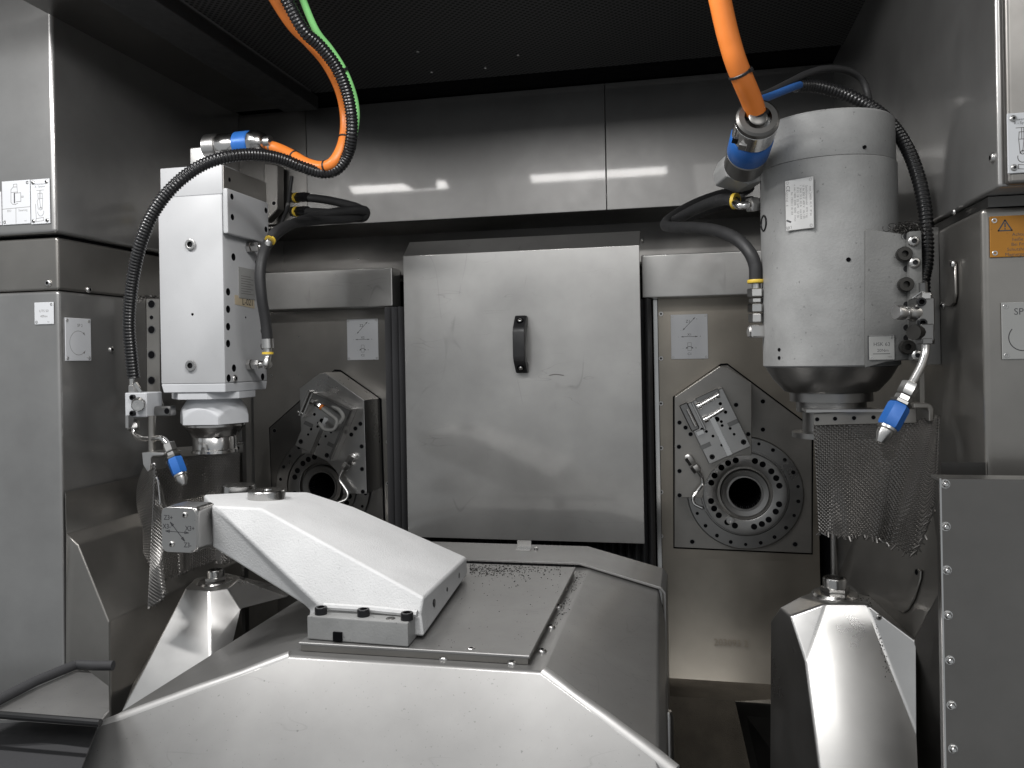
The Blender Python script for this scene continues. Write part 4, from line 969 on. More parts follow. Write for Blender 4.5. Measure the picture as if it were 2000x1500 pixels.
# right guard panel in front
gp = thing('guard_panel', PY(1900, 1416, .85), 'dark steel guard panel with a column of dome nuts at lower right', 'panel')
yg = .85; gx = PY(1836, 936, yg).x; gz = PY(1836, 935, yg).z
b = MB(); b.box(gx, gx+.40, yg, yg+.0025, -.95, gz); b.build('sheet', 'steel_guard', gp, 0)
b = MB(); b.box(gx+.0002, gx+.0025, yg+.0028, yg+.014, -.95, gz-.0005); b.build('side_flange', 'steel_dark', gp, 0)
b = MB(); b.box(gx, gx+.40, yg+.0028, yg+.03, gz-.0028, gz-.0003); b.build('top_flange', 'steel', gp, 0)
b = MB(); b.box(gx-.0006, gx+.001, yg-.0006, yg+.0026, -.95, gz+.0004); b.build('bright_edge', 'bright', gp, 0)
for u, v in ((1846, 945), (1847, 1028), (1849, 1113), (1851, 1201), (1855, 1289), (1858, 1377), (1861, 1462)):
    p = PY(u, v, yg); screw(gp, p, NF, .0037, 'dome', 'dome_nut')
b = MB(); b.prism([PY(1838, 903, .95), V((XR-.0025, .95, PY(1838, 903, .95).z)), V((XR-.0025, .95, PY(1910, 935, .95).z-.02)), PY(1838, 940, .95)], (0, .003, 0)); b.build('rear_flap', 'steel_dark', gp, 0)
# trough by the sill
tr = thing('chip_trough', PY(1490, 1416, 1.5), 'small dark sheet-metal trough corner at the bottom beside the right cone', 'trough')
b = MB(); b.prism([PY(1436, 1370, 1.50), PY(1546, 1378, 1.45), PY(1546, 1520, 1.45), PY(1470, 1520, 1.50)], (0, .003, 0)); b.build('front_sheet', 'steel_dark', tr, 0)
b = MB(); b.prism([PY(1436, 1370, 1.50), PY(1542, 1364, 1.62), PY(1546, 1378, 1.45)], (0, 0, -.003)); b.build('floor_sheet', 'steel_dark', tr, 0)
pp_ = thing('sill_pin', PY(1304, 1416, 1.5), 'short grey round pin standing at the lower right edge of the table cover', 'pin')
MB().lathe([(.009, -.12), (.009, .0), (.006, .008), (0, .009)], PY(1305, 1398, 1.40), EZ, 16).build('pin', 'zinc', pp_)
# front left sill with rubber edge
si = thing('door_sill', PY(100, 1400, .80), 'grey sheet sill edged with black rubber trim at lower left', 'sill')
b = MB(); q = [PZ(-60, 1410, -.40), PZ(-60, 1400, -.40), PZ(150, 1308, -.40), PZ(170, 1308, -.40), PZ(212, 1340, -.40), PZ(213, 1385, -.40), PZ(190, 1412, -.40), PZ(100, 1402, -.40)]
b.prism(q, (0, 0, -.003)); b.build('sheet', 'steel_cover', si, 0)
tz = -.392
pts = [PZ(-70, 1402, tz), PZ(0, 1366, tz), PZ(70, 1330, tz), PZ(143, 1300, tz), PZ(152, 1298, tz), PZ(185, 1300, tz), PZ(221, 1300, tz)]
b = MB(); b.tube(pts, .0062, 12); b.build('rubber_trim', 'trim', si)
fz = -.392
b = MB(); b.tube([PZ(-80, 1390, fz), PZ(60, 1401, fz), PZ(196, 1412, fz)], .0042, 10); b.build('front_seal', 'blackpl', si)
b = MB(); q = [PZ(-120, 1396, -.43), PZ(190, 1420, -.43), PZ(120, 1600, -.43), PZ(-120, 1600, -.43)]; b.prism(q, (0, 0, -.003)); b.build('front_ledge', 'trim', si, 0)
# ================================================================== cables and hoses
def path(pts, k=10): return spline([W(u, v, t) for u, v, t in pts], k)
def corrugated(name, label, cat, pts, r, pitch=.0052, mat='corr'):
    p = resample(pts, pitch/4); th = thing(name, p[0], label, cat)
    MB().tube(p, lambda i: r*(1.0 if i % 4 in (0, 1) else .86), 16).build('conduit', mat, th, 50)
    return th, p
def tie(par, path_, i, r, off=V((0, 0, 0)), name='cable_tie'):
    d = (path_[i+1]-path_[i-1]).normalized(); c = path_[i]+off
    MB().lathe([(r, -.0018), (r*1.06, -.0012), (r*1.06, .0012), (r, .0018)], c, d, 20, cap=False).build(name, 'blackpl', par)
    x, y, z = basis(d); MB().obox(c+x*r*1.05, x, y, z, .004, .005, .004).build(name, 'blackpl', par, 0)
# left bundle: orange power cable, green lead, corrugated conduit
oc = [(521, 283, 1.445), (545, 291, 1.44), (570, 303, 1.42), (598, 319, 1.40), (627, 326, 1.39), (650, 318, 1.38), (667, 290, 1.385), (675, 255, 1.395), (674, 215, 1.395), (663, 170, 1.375), (638, 122, 1.35), (604, 82, 1.32), (568, 45, 1.30), (520, -30, 1.27)]
pc = path(oc)
t = thing('orange_cable', pc[0], 'orange power cable looping up from the square spindle plug', 'cable')
MB().tube(pc, lambda i: .0098 if i < 70 else .0098, 16).build('jacket', 'orange', t, 60)
MB().cyl(W(519, 282, 1.446), W(531, 286, 1.443), .0098, 16).build('sleeve', 'zinc', t)
tie(t, pc, 22, .0104); tie(t, pc, 44, .0104); tie(t, pc, 66, .0104)
gc = [(585, 310, 1.41), (612, 321, 1.405), (640, 322, 1.40), (668, 305, 1.39), (688, 275, 1.38), (696, 235, 1.375), (694, 200, 1.37), (684, 165, 1.355), (668, 130, 1.34), (645, 95, 1.32), (615, 55, 1.29), (580, -30, 1.25)]
pg_ = path(gc); t = thing('green_cable', pg_[0], 'thin green signal cable along the left conduit loop', 'cable')
MB().tube(pg_, .0055, 12).build('jacket', 'green', t, 60)
cc_ = [(261, 738, 1.33), (256, 690, 1.325), (252, 640, 1.32), (254, 590, 1.315), (262, 530, 1.305), (277, 468, 1.29), (303, 410, 1.28), (342, 361, 1.275), (392, 324, 1.285), (445, 306, 1.30), (500, 302, 1.33), (548, 310, 1.36), (590, 326, 1.38), (630, 337, 1.39), (660, 329, 1.385), (680, 300, 1.375), (687, 262, 1.355), (686, 222, 1.345), (676, 175, 1.33), (656, 130, 1.31), (625, 90, 1.285), (590, 55, 1.26), (545, -30, 1.23)]
th, p = corrugated('corrugated_conduit', 'black corrugated conduit arching over the square spindle', 'conduit', path(cc_, 12), .0102)
tie(th, pg_, 78, .0125, V((-.006, 0, 0)))
# right: orange cable into the plug, blue/grey leads, corrugated conduit
oc = [(1478, 240, .99), (1476, 222, .985), (1468, 196, .975), (1452, 158, .96), (1437, 120, .95), (1426, 84, .945), (1416, 45, .94), (1400, -30, .93)]
pr2 = path(oc); t = thing('orange_cable', pr2[0], 'thick orange power cable dropping into the plug of the round spindle', 'cable')
MB().tube(pr2, .0125, 20).build('jacket', 'orange', t, 60)
tie(t, pr2, 10, .0132); tie(t, pr2, 34, .0134)
bc = [(1482, 196, 1.0), (1510, 186, 1.03), (1545, 172, 1.06), (1562, 166, 1.08)]
t = thing('blue_cable', W(1500, 188, 1.02), 'short blue lead running from the orange cable to the right conduit', 'cable')
MB().tube(path(bc), .0048, 12).build('jacket', 'bluecable', t, 60)
gcr = [(1455, 190, 1.0), (1490, 186, 1.03), (1540, 162, 1.07), (1572, 146, 1.09), (1610, 135, 1.11), (1650, 137, 1.13), (1680, 152, 1.14), (1694, 180, 1.14), (1698, 215, 1.13)]
t = thing('grey_lead', W(1600, 140, 1.1), 'thin dark grey lead looping above the round spindle top', 'cable')
MB().tube(path(gcr), .0048, 12).build('jacket', 'hose', t, 60)
MB().cyl(W(1697, 225, 1.128), W(1697, 205, 1.128), .0042, 12).build('plug', 'bright', t)
crr = [(1555, 168, 1.085), (1590, 168, 1.10), (1630, 177, 1.105), (1670, 192, 1.10), (1710, 215, 1.09), (1745, 248, 1.07), (1773, 292, 1.05), (1793, 345, 1.035), (1805, 400, 1.025), (1810, 455, 1.02), (1809, 510, 1.015), (1803, 545, 1.01), (1803, 572, 1.01)]
corrugated('corrugated_conduit', 'black corrugated conduit arching over the round spindle to the right valve', 'conduit', path(crr, 12), .0088)
# black coolant hoses
def hose(label, pts, r, a='yellow'):
    p = path(pts, 10); t = thing('coolant_hose', p[0], label, 'hose', 'black coolant hoses'); MB().tube(p, r, 14).build('rubber_hose', 'hose', t, 60); return t, p
t, p = hose('black hose from the lower fitting of the square spindle up to the wall', [(523, 672, 1.415), (519, 630, 1.41), (511, 580, 1.40), (508, 535, 1.40), (514, 497, 1.41), (530, 467, 1.44), (562, 442, 1.50), (612, 424, 1.56), (660, 414, 1.60), (700, 410, 1.63), (714, 413, 1.645), (708, 425, 1.66), (680, 424, 1.70), (640, 416, 1.74), (588, 413, 1.80)], .0092)
MB().cyl(W(523, 680, 1.415), W(522, 662, 1.415), .0105, 16).build('crimp', 'zinc', t); MB().lathe([(.0098, 0), (.0098, .004)], W(523, 692, 1.415), EZ, 20).build('yellow_ring', 'yellow', t)
t, p = hose('black hose from the upper fitting of the square spindle up to the wall', [(527, 468, 1.42), (540, 452, 1.44), (572, 437, 1.50), (630, 430, 1.57), (680, 427, 1.62), (708, 418, 1.66), (700, 406, 1.69), (660, 395, 1.74), (620, 388, 1.78), (588, 386, 1.80)], .0088)
MB().lathe([(.0096, 0), (.0096, .0035)], W(527, 470, 1.42), (p[1]-p[0]), 20).build('yellow_ring', 'yellow', t)
for v in (386, 413):
    t = thing('hose_coupling', W(582, v, 1.80), ('upper' if v == 386 else 'lower') + ' black wall coupling behind the square spindle', 'coupling')
    a, b_ = W(571, v+1, 1.825), W(592, v-1, 1.795)
    hexnut(t, a, a.lerp(b_, .35), .012, 'gunmetal'); MB().cyl(a.lerp(b_, .36), a.lerp(b_, .48), .0115, 16).build('yellow_ring', 'yellow', t); hexnut(t, a.lerp(b_, .49), a.lerp(b_, 1.4), .011, 'oxide')
MB_t = thing('sensor_cable', W(545, 440, 1.75), 'thin dark cable hanging behind the square spindle', 'cable')
MB().tube(path([(570, 345, 1.80), (566, 375, 1.79), (562, 405, 1.77), (552, 430, 1.74), (540, 470, 1.72)]), .004, 8).build('jacket', 'hose', MB_t, 60)
MB().cyl(W(563, 398, 1.775), W(561, 410, 1.77), .005, 10).build('marker_sleeve', 'zinc', MB_t)
hose('black printed hose curling from the lower coupling of the round spindle', [(1476, 549, 1.105), (1475, 520, 1.105), (1464, 493, 1.11), (1440, 468, 1.13), (1405, 452, 1.17), (1360, 445, 1.23), (1320, 444, 1.30), (1300, 441, 1.36), (1305, 430, 1.42), (1330, 412, 1.50), (1370, 392, 1.58), (1420, 376, 1.66), (1480, 366, 1.76)], .0088)
hose('black hose bending back from the elbow of the round spindle', [(1434, 392, 1.14), (1420, 389, 1.17), (1395, 394, 1.23), (1360, 408, 1.30), (1330, 424, 1.36), (1318, 432, 1.42), (1335, 430, 1.48), (1370, 415, 1.55), (1410, 402, 1.63), (1470, 390, 1.74)], .0086)
hp2 = path([(1330, 444, 1.285), (1360, 445, 1.23), (1405, 452, 1.17), (1440, 468, 1.13)], 14)

# ================================================================== coolant valves with blue nozzles
def nozzle(par, a, b_, s=1.0):
    """hex nut, blue hex body and steel tip along a -> b"""
    a = V(a); b_ = V(b_); L = (b_-a).length; d = (b_-a)/L
    P_ = lambda t: a+d*L*t
    hexnut(par, P_(0), P_(.20), .0105*s, 'zinc', 'pipe_nut'); hexnut(par, P_(.215), P_(.30), .0100*s, 'zinc', 'lock_nut')
    hexnut(par, P_(.305), P_(.36), .0125*s, 'gunmetal', 'washer'); hexnut(par, P_(.365), P_(.74), .0130*s, 'blue', 'blue_body')
    MB().lathe([(.0115*s, L*.745), (.0115*s, L*.78), (.0095*s, L*.80), (.0090*s, L*.88), (.0045*s, L), (.002*s, L)], a, d, 16).build('tip', 'zinc', par)
vl = thing('coolant_valve', PY(262, 830, 1.28), 'steel valve block with knob and blue nozzle left of the square spindle', 'valve')
yv = 1.285
q0, q1 = PY(244, 815, yv), PY(272, 767, yv)
b = MB(); b.box(q0.x, q1.x+.014, yv, yv+.045, q0.z, q1.z); b.bevel(.0015, 1); b.build('block', 'plate', vl, 30)
for v in (776, 807): screw(vl, PY(261, v, yv), NF, .005, 'cap')
ka = PY(266, 787, yv); kb = W(306, 789, 1.36)
kd = (kb-ka).normalized(); kb = ka+kd*.045
MB().lathe([(.011, 0), (.0115, .010), (.009, .017), (.006, .020), (.006, .026), (.010, .0265), (.0108, .028), (.0108, .036), (.0095, .0385), (.004, .0385), (0, .037)], ka+V((.008, -.004, 0)), V((.55, -.8, -.06)), 24).build('knob', 'bright', vl)
b = MB(); b.box(PY(300, 800, 1.30).x, PY(333, 800, 1.30).x, 1.30, 1.318, PY(316, 813, 1.30).z, PY(316, 793, 1.30).z); b.bevel(.003, 2); b.build('arm', 'gunmetal', vl, 30)
screw(vl, PY(326, 803, 1.30), NF, .0065, 'sunk')
hexnut(vl, PY(262, 752, 1.30), PY(262, 766, 1.30), .010, 'zinc'); MB().cyl(PY(258, 736, 1.30), PY(258, 753, 1.30), .0055, 14).build('stub', 'bright', vl)
b = MB(); b.obox(PY(270, 757, 1.292), V((.6, 0, -.8)), EY, V((.8, 0, .6)), .020, .004, .006); b.build('clip', 'bright', vl, 0)
hexnut(vl, PY(261, 839, 1.295), PY(260, 822, 1.30), .0105, 'zinc', 'pipe_nut'); b = MB(); b.obox(PY(253, 823, 1.285), EX, EY, EZ, .006, .014, .022); b.build('clip', 'zinc', vl, 0)
MB().tube(spline([PY(261, 838, 1.295), PY(265, 850, 1.29), PY(281, 857, 1.28), (PY(300, 857, 1.26)), PY(316, 856, 1.25), PY(328, 868, 1.245)], 8), .0052, 12).build('bent_pipe', 'bright', vl)
nozzle(vl, PY(329, 866, 1.245), PY(360, 947, 1.235))
vr = thing('coolant_valve', W(1800, 700, 1.0), 'dark valve block with knob and blue nozzle right of the round spindle', 'valve')
yv = 1.02
q0, q1 = PY(1791, 647, yv), PY(1826, 580, yv)
b = MB(); b.box(q0.x, q1.x, yv, yv+.038, q0.z, q1.z); b.bevel(.0015, 1); b.build('block', 'gunmetal', vr, 30)
for u, v in ((1798, 590), (1800, 631)): screw(vr, PY(u, v, yv), NF, .005, 'cap')
ka = PY(1786, 612, yv+.010)
MB().lathe([(.010, 0), (.010, .008), (.0085, .012), (.0075, .016), (.0045, .0165), (.0045, .021), (.0082, .0215), (.0085, .023), (.0085, .031), (.0075, .033), (0, .033)], ka+EX*.004, V((-.85, -.5, .03)), 22).build('knob', 'zinc', vr)
hexnut(vr, PY(1806, 585, yv+.006), PY(1806, 572, yv+.006), .0085, 'zinc'); MB().cyl(PY(1804, 578, yv+.006), PY(1803, 552, yv+.004), .005, 12).build('stub', 'gunmetal', vr)
b = MB(); b.tube([PY(1782, 583, yv), PY(1799, 571, yv), PY(1818, 576, yv)], .0014, 6); b.build('wire_clip', 'bright', vr)
b = MB(); b.obox(PY(1808, 650, yv), EX, EY, EZ, .014, .014, .020); b.bevel(.001, 1); b.build('outlet', 'gunmetal', vr, 30)
MB().cyl(PY(1795, 649, yv), PY(1795, 649, yv)+V((-.008, -.008, 0)), .009, 14).build('side_plug', 'chips', vr)
hexnut(vr, PY(1808, 661, yv), PY(1808, 672, yv), .0095, 'gunmetal', 'pipe_nut')
MB().tube(spline([PY(1808, 670, yv), PY(1807, 690, yv-.002), PY(1799, 715, yv-.008), PY(1787, 738, yv-.014), PY(1779, 752, yv-.018)], 8), .0048, 12).build('bent_pipe', 'zinc', vr)
nozzle(vr, PY(1780, 749, yv-.018), PY(1718, 864, yv-.035), .95)

# ================================================================== wire mesh curtains
def weave(name, S, n, m, r, amp, parent, fringe=0.0, skew=0.0):
    """woven wire cloth over the surface S(s, t): n warp wires, m weft wires"""
    b = MB()
    def nrm(s, t):
        e = .01; a = S(min(s+e, 1), t)-S(max(s-e, 0), t); c = S(s, min(t+e, 1))-S(s, max(t-e, 0)); return a.cross(c).normalized()
    G = [[S(i/(n-1), j/(m-1)) for j in range(m)] for i in range(n)]; Nn = [[nrm(i/(n-1), j/(m-1)) for j in range(m)] for i in range(n)]
    def strand(pts):
        rings = []
        for i, p in enumerate(pts):
            t = (pts[min(i+1, len(pts)-1)]-pts[max(i-1, 0)]).normalized(); x = t.cross(V((.13, .9, .4))).normalized(); y = t.cross(x)
            rings.append([b.bm.verts.new(p+(x*math.cos(a)+y*math.sin(a))*r) for a in (0.5, 2.07, 3.64, 5.21)])
        for a, c in zip(rings, rings[1:]):
            for k in range(4): b.f([a[k], a[(k+1) % 4], c[(k+1) % 4], c[k]])
    for i in range(n):
        pts = [G[i][j]+Nn[i][j]*(amp if (i+j) % 2 else -amp) for j in range(m)]
        if fringe: pts.append(pts[-1]+(pts[-1]-pts[-2]).normalized()*fringe*random.uniform(.2, 1.2)+V((random.gauss(0, .002), random.gauss(0, .002), 0)))
        strand(pts)
    for j in range(m): strand([G[i][j]+Nn[i][j]*(-amp if (i+j) % 2 else amp) for i in range(n)])
    o = b.build(name, 'wire', parent, 60, recalc=False); o['kind'] = 'stuff'
    return o
def lerp(a, b_, t): return a+(b_-a)*t
def patch(top, bot, wav):
    """ruled surface between two polylines (spline-sampled) with a fold function"""
    T = spline(top, 12); B_ = spline(bot, 12)
    def at(P_, s): f_ = s*(len(P_)-1); i = min(int(f_), len(P_)-2); return P_[i].lerp(P_[i+1], f_-i)
    def S(s, t):
        p = at(T, s).lerp(at(B_, s), t); return p+wav(s, t)
    return S
# right curtain
mc = thing('mesh_curtain', PY(1700, 1050, 1.08), 'hanging woven wire mesh curtain below the round spindle', 'mesh curtain')
ym = 1.10
top = [PY(1590, 826, ym), PY(1650, 824, ym), PY(1720, 822, ym), PY(1790, 820, ym), PY(1822, 812, ym-.01), PY(1834, 815, ym-.06)]
bot = [PY(1603, 1044, ym), PY(1650, 1046, ym), PY(1690, 1044, ym-.005), PY(1740, 1062, ym-.015), PY(1785, 1078, ym-.03), PY(1822, 985, ym-.07)]
weave('wire_mesh', patch(top, bot, lambda s, t: V((0, .010*math.sin(s*11+1.0)*t+.005*math.sin(s*23)*t*t, 0))), 66, 62, .00105, .0009, mc, .006)
b = MB(); b.prism([PY(1589, 808, ym-.004), PY(1790, 798, ym-.004), PY(1790, 826, ym-.004), PY(1590, 831, ym-.004)], (0, .003, 0)); b.bevel(.0006, 1); b.build('clamp_bar', 'steel_dull', mc, 30)
for u in (1596, 1631, 1668, 1706): screw(mc, PY(u, 819-(u-1596)*.035, ym-.004), NF, .0032, 'sunk')
b = MB(); b.box(PY(1574, 800, ym-.01).x, PY(1730, 800, ym-.01).x, ym-.012, ym+.03, PY(1600, 805, ym-.01).z, PY(1600, 800, ym-.01).z); b.build('shelf', 'steel', mc, 0)
b = MB(); o_ = [(1785, 788), (1812, 787), (1820, 791), (1824, 799), (1824, 823), (1815, 823), (1815, 802), (1811, 797), (1785, 797)]
b.prism([PY(u, v, ym-.02) for u, v in o_], (0, .03, 0)); b.bevel(.001, 1); b.build('hanger', 'steel_dull', mc, 30)
b = MB(); b.box(PY(1792, 750, ym+.01).x, PY(1801, 750, ym+.01).x, ym, ym+.01, PY(1795, 792, ym).z, PY(1795, 700, ym).z); b.build('hanger_rod', 'steel_dull', mc, 0)
# left curtains
ml = thing('mesh_curtain', PY(310, 1180, 1.25), 'folded strip of woven wire mesh hanging left of the arm tip', 'mesh curtain')
top = [PY(296, 902, 1.24), PY(302, 912, 1.30), PY(298, 925, 1.36), PY(290, 918, 1.45)]
top = [PY(303, 908, 1.225), PY(296, 910, 1.28), PY(290, 908, 1.34), PY(284, 905, 1.42)]
bot = [PY(290, 1188, 1.235), PY(318, 1160, 1.215), PY(306, 1120, 1.25), PY(284, 1080, 1.30)]
def wl(s, t): return V((.020*math.sin(s*5.2)*math.sin(min(t*1.35, 1)*math.pi*.95), 0, 0))
weave('wire_mesh', patch(top, bot, wl), 44, 84, .00118, .0010, ml, .003)
b = MB(); b.prism([PY(u, v, 1.235) for u, v in ((277, 884), (290, 883), (318, 884), (321, 887), (318, 890), (298, 891), (294, 896), (293, 918), (288, 922), (279, 907))], (0, .05, 0)); b.bevel(.0012, 2); b.build('hanger', 'zinc', ml, 40)
MB().cyl(PY(297, 886, 1.262), PY(297, 812, 1.262), .0062, 14).build('hanger_rod', 'steel_dull', ml)
screw(ml, PY(301, 908, 1.235), NF, .004, 'button')
b = MB(); b.tube(spline([PY(305, 932, 1.222), PY(309, 940, 1.222), PY(313, 978, 1.222), PY(312, 985, 1.222)], 6), .0015, 8); b.build('edge_clip', 'bright', ml)
m2 = thing('mesh_curtain', PY(400, 1100, 1.45), 'wide woven wire mesh curtain behind the arm below the square spindle', 'mesh curtain')
ym = 1.47
top = [PY(300, 893, 1.40), PY(350, 890, ym), PY(400, 886, ym), PY(440, 884, ym), PY(468, 883, ym-.01)]
bot = [PY(318, 1132, 1.36), PY(360, 1118, 1.41), PY(400, 1100, 1.44), PY(430, 1098, ym-.02), PY(460, 1094, ym-.02)]
weave('wire_mesh', patch(top, bot, lambda s, t: V((0, .012*math.sin(s*13)*t, 0))), 58, 70, .00100, .0010, m2, .003)
b = MB(); b.prism([PY(345, 874, ym-.006), PY(474, 864, ym-.006), PY(474, 884, ym-.006), PY(345, 892, ym-.006)], (0, .004, 0)); b.build('clamp_bar', 'steel_dull', m2, 0)
screw(m2, PY(465, 875, ym-.006), NF, .004, 'sunk')
MB().cyl(PY(461, 866, ym-.008), PY(476, 865, ym-.008), .003, 10).build('bar_pin', 'bright', m2)
b = MB(); b.box(PY(470, 900, ym+.02).x, PY(476, 900, ym+.02).x, ym+.015, ym+.03, -.55, PY(476, 800, ym+.02).z); b.build('side_post', 'steel_dark', m2, 0)

# ================================================================== signs and label plates
def quadplate(name, label, pts, y, mat='plate', screws=None, r=.0026, cat='plate', skind='flat'):
    q = [PY(u, v, y-.0003) for u, v in pts]          # bl, br, tr, tl on a plane y = const
    w_ = ((q[1].x-q[0].x)+(q[2].x-q[3].x))/2; h_ = ((q[3].z-q[0].z)+(q[2].z-q[1].z))/2
    return (*label_plate(name, label, None, sum(q, V())/4, EX, EZ, w_, h_, mat, .0015, screws, r, cat, skind), w_, h_)
def axis_plate(label, pts, num):
    th, fr, w_, h_ = quadplate('axis_plate', label, pts, YB, 'plate')
    z_ = fr.t-.0003; k = w_/83.0            # drawing units of the plate: 83 wide, 110 high
    Q = lambda x, y: ((x-65.5)*k, (72-y)*k)
    A, B_ = Q(51, 57), Q(79, 28); C_, D_ = Q(47, 72), Q(84, 72)
    hs = [arrow_head(A, (A[0]-B_[0], A[1]-B_[1]), 5*k, 1.7*k), arrow_head(B_, (B_[0]-A[0], B_[1]-A[1]), 5*k, 1.7*k), arrow_head(C_, (-1, 0), 5*k, 1.6*k), arrow_head(D_, (1, 0), 5*k, 1.6*k)]
    E_, F_ = Q(56.5, 99.5), Q(74.5, 99.5)
    hs += [arrow_head(E_, (-1, -.55), 4.5*k, 1.7*k), arrow_head(F_, (1, -.55), 4.5*k, 1.7*k)]
    ac = [Q(58+i, 97.6-3*math.sin(math.pi*i/15)) for i in range(16)]
    bx = [Q(61.5, 86), Q(69.5, 86), Q(69.5, 104), Q(61.5, 104), Q(61.5, 86)]
    drawing(th, fr, [[A, B_], [C_, D_], ac], .0009, z_, 'ink', hs); drawing(th, fr, [bx], .0006, z_, 'ink_soft')
    lettering(th, fr, *Q(63, 37), 'Z'+num, 9*k, 'ink', z_); lettering(th, fr, *Q(66, 67.5), 'X'+num, 8*k, 'ink', z_); lettering(th, fr, *Q(65.5, 112), 'C'+num, 8*k, 'ink', z_)
    for x_, y_, c_ in ((47, 57, '-'), (83, 32, '+'), (41, 72, '-'), (90, 72, '+'), (51, 98.5, '-'), (80, 98.5, '+')): lettering(th, fr, *Q(x_, y_), c_, 6*k, 'ink', z_)
    lettering(th, fr, *Q(95, 124), 'MKE', 3*k, 'ink_soft', z_)
axis_plate('grey axis plate marked Z2 X2 C2 left of the centre door', ((679, 703), (739, 703), (739, 623), (678, 623)), '2')
axis_plate('grey axis plate marked Z1 X1 C1 right of the centre door', ((1311, 701), (1383, 701), (1382, 614), (1310, 614)), '1')
# plates on the left wall front
y_l = 1.2068
th, fr, w_, h_ = quadplate('machine_plate', 'pale plate with a boxed machine outline on the upper left wall', ((6, 440), (60, 437), (60, 352), (5, 354)), y_l, 'plate', ((-1, -1), (1, 1)), .0030)
z_ = fr.t-.0003; K = lambda x, y: (((x-350)/590)*w_, ((710-y)/940)*h_)
drawing(th, fr, [[K(60, 838), K(640, 820)], [K(348, 830), K(345, 1165)], [K(305, 375), K(305, 320), K(375, 315), K(378, 375)],
                 [K(250, 430), K(300, 375), K(378, 378), K(385, 500)], [K(250, 430), K(245, 700), K(280, 745), K(345, 755)], [K(250, 490), K(385, 488)],
                 [K(330, 512), K(455, 508), K(455, 692), K(345, 698)], [K(460, 585), K(505, 583), K(505, 610), K(462, 612)], [K(340, 745), K(390, 730)]], .0008, z_, 'ink_soft')
drawing(th, fr, [[K(320, 512), K(320, 715)]], .0022, z_, 'ink', name='spindle_mark')
lettering(th, fr, *K(205, 885), 'ISO', .0055, 'ink_soft', z_); lettering(th, fr, *K(495, 885), 'Steuerung', .0055, 'ink_soft', z_, sx=.8); lettering(th, fr, *K(545, 1118), 'MKE', .0028, 'ink_soft', z_)
def swivel(label, pts, y, title, cx, flip=1):
    th, fr, w_, h_ = quadplate('swivel_plate', label, pts, y, 'plate', None, .0034, skind='button')
    z_ = fr.t-.0003; X = lambda x, yy: (flip*(x-.5)*w_*.0+(x-.5)*w_, (.5-yy)*h_)
    lettering(th, fr, *X(.5, .11), 'Schwenkarm', h_*.062, 'ink', z_); lettering(th, fr, *X(.5, .17), title, h_*.062, 'ink', z_)
    t_ = lambda x, yy: X(.5+flip*(x-.5), yy)
    s_ = [[t_(.38, .32), t_(.62, .32), t_(.64, .44), t_(.40, .44), t_(.38, .32)], [t_(.47, .25), t_(.47, .45), t_(.52, .66)], [t_(.54, .25), t_(.54, .44)], [t_(.32, .25), t_(.72, .25)],
          [t_(.40, .44), t_(.34, .50), t_(.40, .68)], [t_(.64, .44), t_(.60, .68)], [t_(.25, .55), t_(.28, .88), t_(.66, .86), t_(.66, .93), t_(.26, .95), t_(.28, .88)]]
    s_.append([X(.5+flip*(x-.5), yy) for x, yy in [(.52+.06*math.cos(a*.4), .66+.03*math.sin(a*.4)) for a in range(17)]])
    s_.append([X(.5+flip*(x-.5), yy) for x, yy in [(.52+.16*math.cos(a*.2-.3), .74+.085*math.sin(a*.2-.3)) for a in range(19)]])
    drawing(th, fr, s_, .0007, z_, 'ink_soft'); lettering(th, fr, *X(.85, .90), 'MKE', h_*.022, 'ink_soft', z_)
swivel('pale plate titled Schwenkarm beside the bright corner of the left wall', ((62, 438), (99, 437), (98, 349), (61, 351)), y_l, 'A - System', .5)
th, fr, w_, h_ = quadplate('edge_plate', 'pale plate cut off by the left picture edge', ((-40, 443), (4, 440), (4, 375), (-40, 377)), y_l, 'plate', ((1, 1), (1, -1)), .0034, skind='button')
th, fr, w_, h_ = quadplate('torque_plate', 'small plate reading UTS 50 40Nm on the lower left wall', ((69, 634), (106, 633), (106, 590), (68, 591)), 1.2148, 'plate', ((-1, -1), (1, 1)), .0026)
z_ = fr.t-.0003
lettering(th, fr, 0, h_*.10, 'UTS 50', .0062, 'ink_soft', z_); lettering(th, fr, 0, -h_*.14, '40Nm', .0058, 'ink_soft', z_); lettering(th, fr, w_*.22, -h_*.40, 'MKE', .0026, 'ink_soft', z_)
q = [PX(u, v, XL-.0028) for u, v in ((127, 705), (177, 704), (176, 624), (125, 620))]
th, fr = label_plate('rotation_plate', 'plate with rotation circle marked SP 2 on the side of the left wall', None, sum(q, V())/4, EY, EZ, q[1].y-q[0].y, q[3].z-q[0].z, 'plate', .0015, None, .0030)
w_, h_ = q[1].y-q[0].y, q[3].z-q[0].z; z_ = fr.t-.0003
lettering(th, fr, .004, h_*.33, 'SP 2', .0075, 'ink_soft', z_)
ca = arc(0, -h_*.08, w_*.34, 40, 320, 30)
drawing(th, fr, [ca], .0007, z_, 'ink_soft', [arrow_head(ca[0], (.6, -.7), .006, .002), arrow_head(ca[-1], (.6, .7), .006, .002)]); lettering(th, fr, w_*.36, -h_*.43, 'MKE', .0028, 'ink_soft', z_)
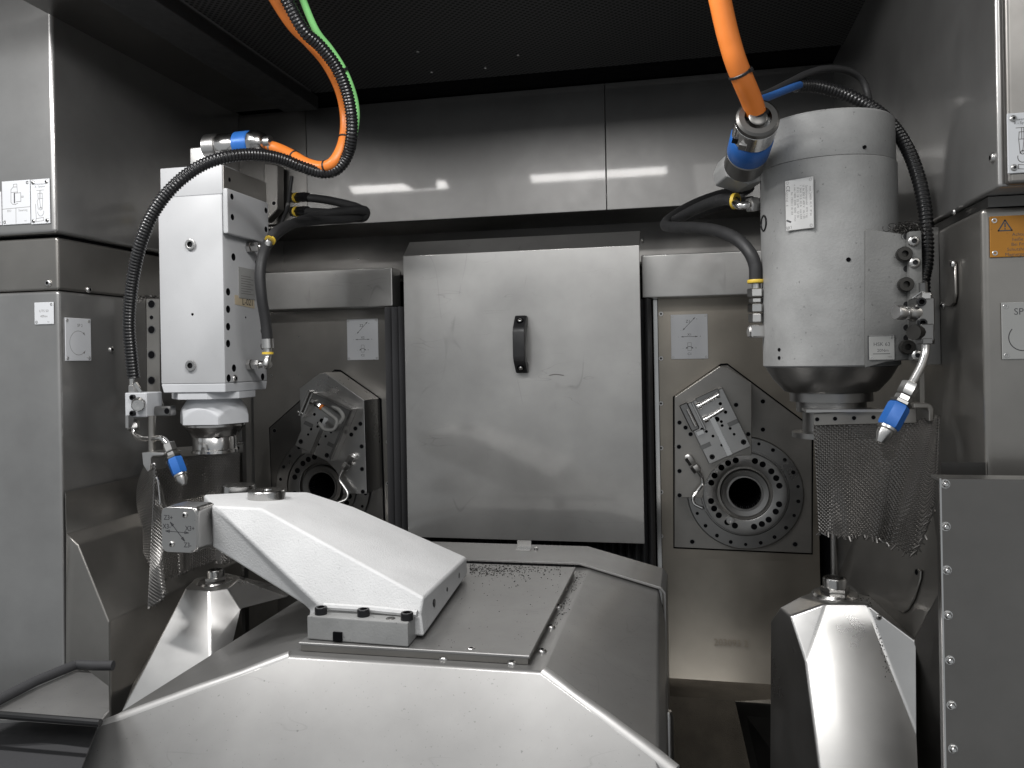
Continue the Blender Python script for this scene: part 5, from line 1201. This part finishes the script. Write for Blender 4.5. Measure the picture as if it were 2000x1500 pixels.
# plates on the right wall front
q = [PY(u, v, .8928) for u, v in ((1967, 338), (2050, 345), (2050, 215), (1966, 221))]
th_ = None
swivel('pale plate titled Schwenkarm on the upper right wall at the picture edge', ((1967, 339), (2028, 337), (2027, 219), (1966, 222)), .8928, 'R - System', .5, -1)
th, fr, w_, h_ = quadplate('rotation_plate', 'dull plate with rotation circle marked SP 1 on the lower right wall', ((1957, 701), (2040, 702), (2038, 590), (1954, 590)), .9508, 'plate_dull', ((-1, -1), (-1, 1), (1, 1), (1, -1)), .0026)
z_ = fr.t-.0003; lettering(th, fr, 0, h_*.33, 'SP 1', .0098, 'ink', z_)
ca = arc(0, -h_*.12, w_*.34, 140, 400, 40)
drawing(th, fr, [ca], .0009, z_, 'ink', [arrow_head(ca[-1], (-.6, .7), .006, .002)])
th, fr, w_, h_ = quadplate('warning_sign', 'orange warning sign with black triangle on the right wall at the picture edge', ((1934, 501), (2060, 501), (2056, 420), (1931, 421)), .9508, 'warn', None, .0028, 'sign')
z_ = fr.t-.0003
tri = [(-w_/2+.008, h_/2-.0155), (-w_/2+.021, h_/2-.0155), (-w_/2+.0145, h_/2-.0045)]
drawing(th, fr, [tri+[tri[0]], [(tri[2][0], h_/2-.008), (tri[2][0], h_/2-.0115)], [(tri[2][0], h_/2-.0135), (tri[2][0], h_/2-.0138)]], .0014, z_, 'ink')
for i, s_ in enumerate(('Achtung!', 'heiße Oberflächen', 'Bei Fräserwechsel', 'Schutzhandschuhe', 'Magnetgefahr, vorsichtig')):
    lettering(th, fr, -w_/2+(.021, .021, .020, .016, .014)[i], h_/2-.0200-.0052*i, s_, .0048, 'ink', z_, 'LEFT')

# ================================================================== text to mesh
bpy.context.view_layer.update()
dg = bpy.context.evaluated_depsgraph_get()
fonts = [o for o in col.objects if o.type == 'FONT']
meshes = [bpy.data.meshes.new_from_object(o.evaluated_get(dg)) for o in fonts]
for o, me in zip(fonts, meshes):
    par, nm = o.parent, o.name.split('.')[0]; lc, ro, sc__ = o.location.copy(), o.rotation_euler.copy(), o.scale.copy(); m_ = o.data.materials[0]
    bpy.data.objects.remove(o)
    if not me.materials: me.materials.append(m_)
    n = bpy.data.objects.new(nm, me); col.objects.link(n); n.parent = par; n.location = lc; n.rotation_euler = ro; n.scale = sc__
